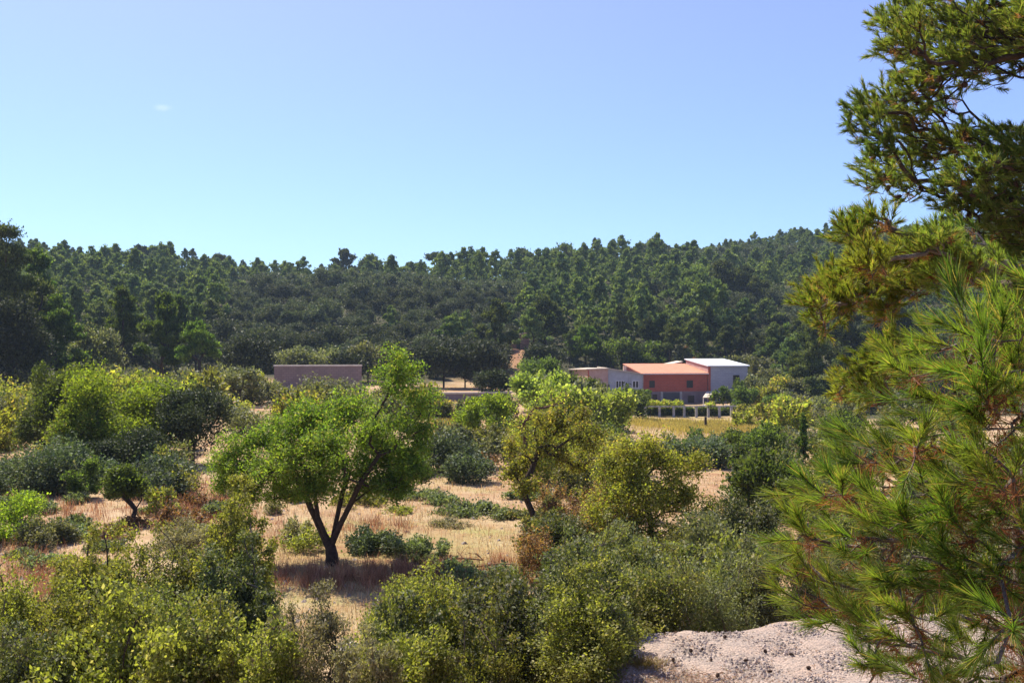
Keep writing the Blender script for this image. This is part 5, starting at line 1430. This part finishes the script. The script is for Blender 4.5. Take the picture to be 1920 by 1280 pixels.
GB = [(1612, 432, 36), (1650, 415, 22), (1590, 450, 22), (1545, 540, 30), (1590, 525, 36), (1525, 570, 24), (1580, 565, 40), (1635, 500, 34), (1640, 545, 44), (1690, 480, 40), (1700, 530, 44), (1745, 460, 36), (1760, 510, 40), (1800, 500, 40), (1660, 580, 30), (1540, 608, 18), (1850, 520, 40), (1800, 450, 30),
      (1590, 725, 26), (1620, 710, 26), (1640, 735, 26), (1572, 740, 14), (1680, 660, 34), (1650, 690, 30), (1700, 700, 34)]
gb = [(px, py, r, float(rb.uniform(5.6, 7.0)), 1 if px < 1720 else 0) for px, py, r in GB]
gb += [(px, py, r, 6.4, 0) for px, py, r in [(1960, 560, 80), (2050, 480, 80), (2100, 620, 90), (2000, 700, 90), (2150, 760, 90)]]
pine('pine_tree', 'medium pine with golden tipped branches reaching in from the right', [(4.6, 6.5, -3.4), (4.5, 6.5, -2), (4.55, 6.5, -.8), (4.4, 6.4, .3), (4.35, 6.4, 1.2)],
     gb, 75, None, .11, .065, 70, .0048, ['needle_t', 'needle_y'], 18, .085, .0035, (-.1, -.05, .6), 'bark_grey', dead=.12, seg=.12, alpha=.25, cones=5,
     conepos=lambda px, py: 1600 < px < 1760 and 680 < py < 760, cone_scale=.7)

NB = [(1740, 600, 46), (1800, 550, 44), (1850, 590, 44), (1885, 520, 26), (1910, 580, 50), (1720, 650, 46), (1780, 640, 50), (1850, 660, 60), (1915, 680, 50), (1700, 700, 40), (1765, 720, 54), (1830, 740, 54), (1900, 760, 60),
      (1600, 810, 40), (1650, 830, 44), (1700, 800, 30), (1570, 850, 36), (1620, 870, 44), (1680, 870, 46), (1560, 905, 40), (1610, 930, 46), (1670, 940, 50), (1730, 900, 46), (1790, 880, 54), (1850, 850, 54), (1910, 870, 54),
      (1520, 990, 40), (1570, 1000, 46), (1500, 1050, 44), (1550, 1060, 46), (1620, 1030, 50), (1700, 1010, 50), (1780, 970, 50), (1850, 960, 54), (1910, 980, 54), (1510, 1110, 34), (1560, 1120, 44), (1610, 1180, 30), (1620, 1110, 46), (1690, 1090, 50), (1770, 1060, 54), (1840, 1060, 54), (1905, 1080, 54),
      (1590, 1170, 36), (1660, 1160, 38), (1740, 1140, 44), (1820, 1150, 44), (1900, 1170, 46), (1590, 1240, 24), (1610, 1270, 20), (1670, 1230, 26), (1740, 1230, 30), (1830, 1240, 40), (1910, 1260, 44)]
NB = [(px + (25 if px < 1900 else 0), py + (60 if py < 780 else 30 if py < 950 else 12), r, m_) for px, py, r, m_ in [(*q, 0) for q in NB]]
NB = [q[:3] for q in NB] + [(1505, 1000, 40), (1490, 1060, 40), (1500, 1115, 36), (1540, 930, 36), (1560, 1150, 36), (1640, 1210, 36), (1700, 1200, 40), (1770, 1220, 44), (1850, 1230, 50), (1900, 1210, 50), (1730, 1265, 34), (1800, 1275, 40), (1880, 1290, 44), (1720, 1150, 44), (1600, 870, 36), (1700, 840, 40)]
nb = [(px, py, r, float(np.interp(px, [1450, 1950], [3.3, 2.5]) + rb.uniform(-.35, .35)), 0) for px, py, r in NB]
nb += [(px, py, r, 2.8, 0) for px, py, r in [(2000, 650, 80), (2080, 800, 90), (2000, 900, 90), (2100, 1000, 90), (2020, 1150, 90), (2150, 1200, 90), (2000, 1320, 80), (1850, 1340, 60), (1980, 560, 50)]]
pine('young_pine', 'near young pine with long bright green needles filling the lower right', [(1.95, 3.0, -2.1), (1.85, 2.95, -1.5), (1.68, 2.9, -1.0), (1.66, 2.9, -.6), (1.72, 2.9, -.1), (1.75, 2.85, .15)],
     nb, 6.2, None, .11, .076, 115, .0024, ['needle'], 28, .028, .0028, (-.25, -.05, .55), 'bark_grey', dead=.25, seg=.05, alpha=.22, bend=.1)

# ------------------------------------------------------------------ air
def haze():
    Vs, Fs = [], []; bx(Vs, Fs, -1500, 1500, -1000, 2700, -16, 90)
    m = bpy.data.materials.new('haze'); m.use_nodes = True; nt = m.node_tree; nt.nodes.clear()
    v = nt.nodes.new('ShaderNodeVolumePrincipled'); v.inputs['Density'].default_value = .0002; v.inputs['Color'].default_value = (.62, .8, 1, 1)
    o = nt.nodes.new('ShaderNodeOutputMaterial'); nt.links.new(v.outputs[0], o.inputs['Volume'])
    tag(mesh_obj('haze', Vs, Fs, m), 'thin blue air over the valley', 'haze', None, 'stuff')
haze()
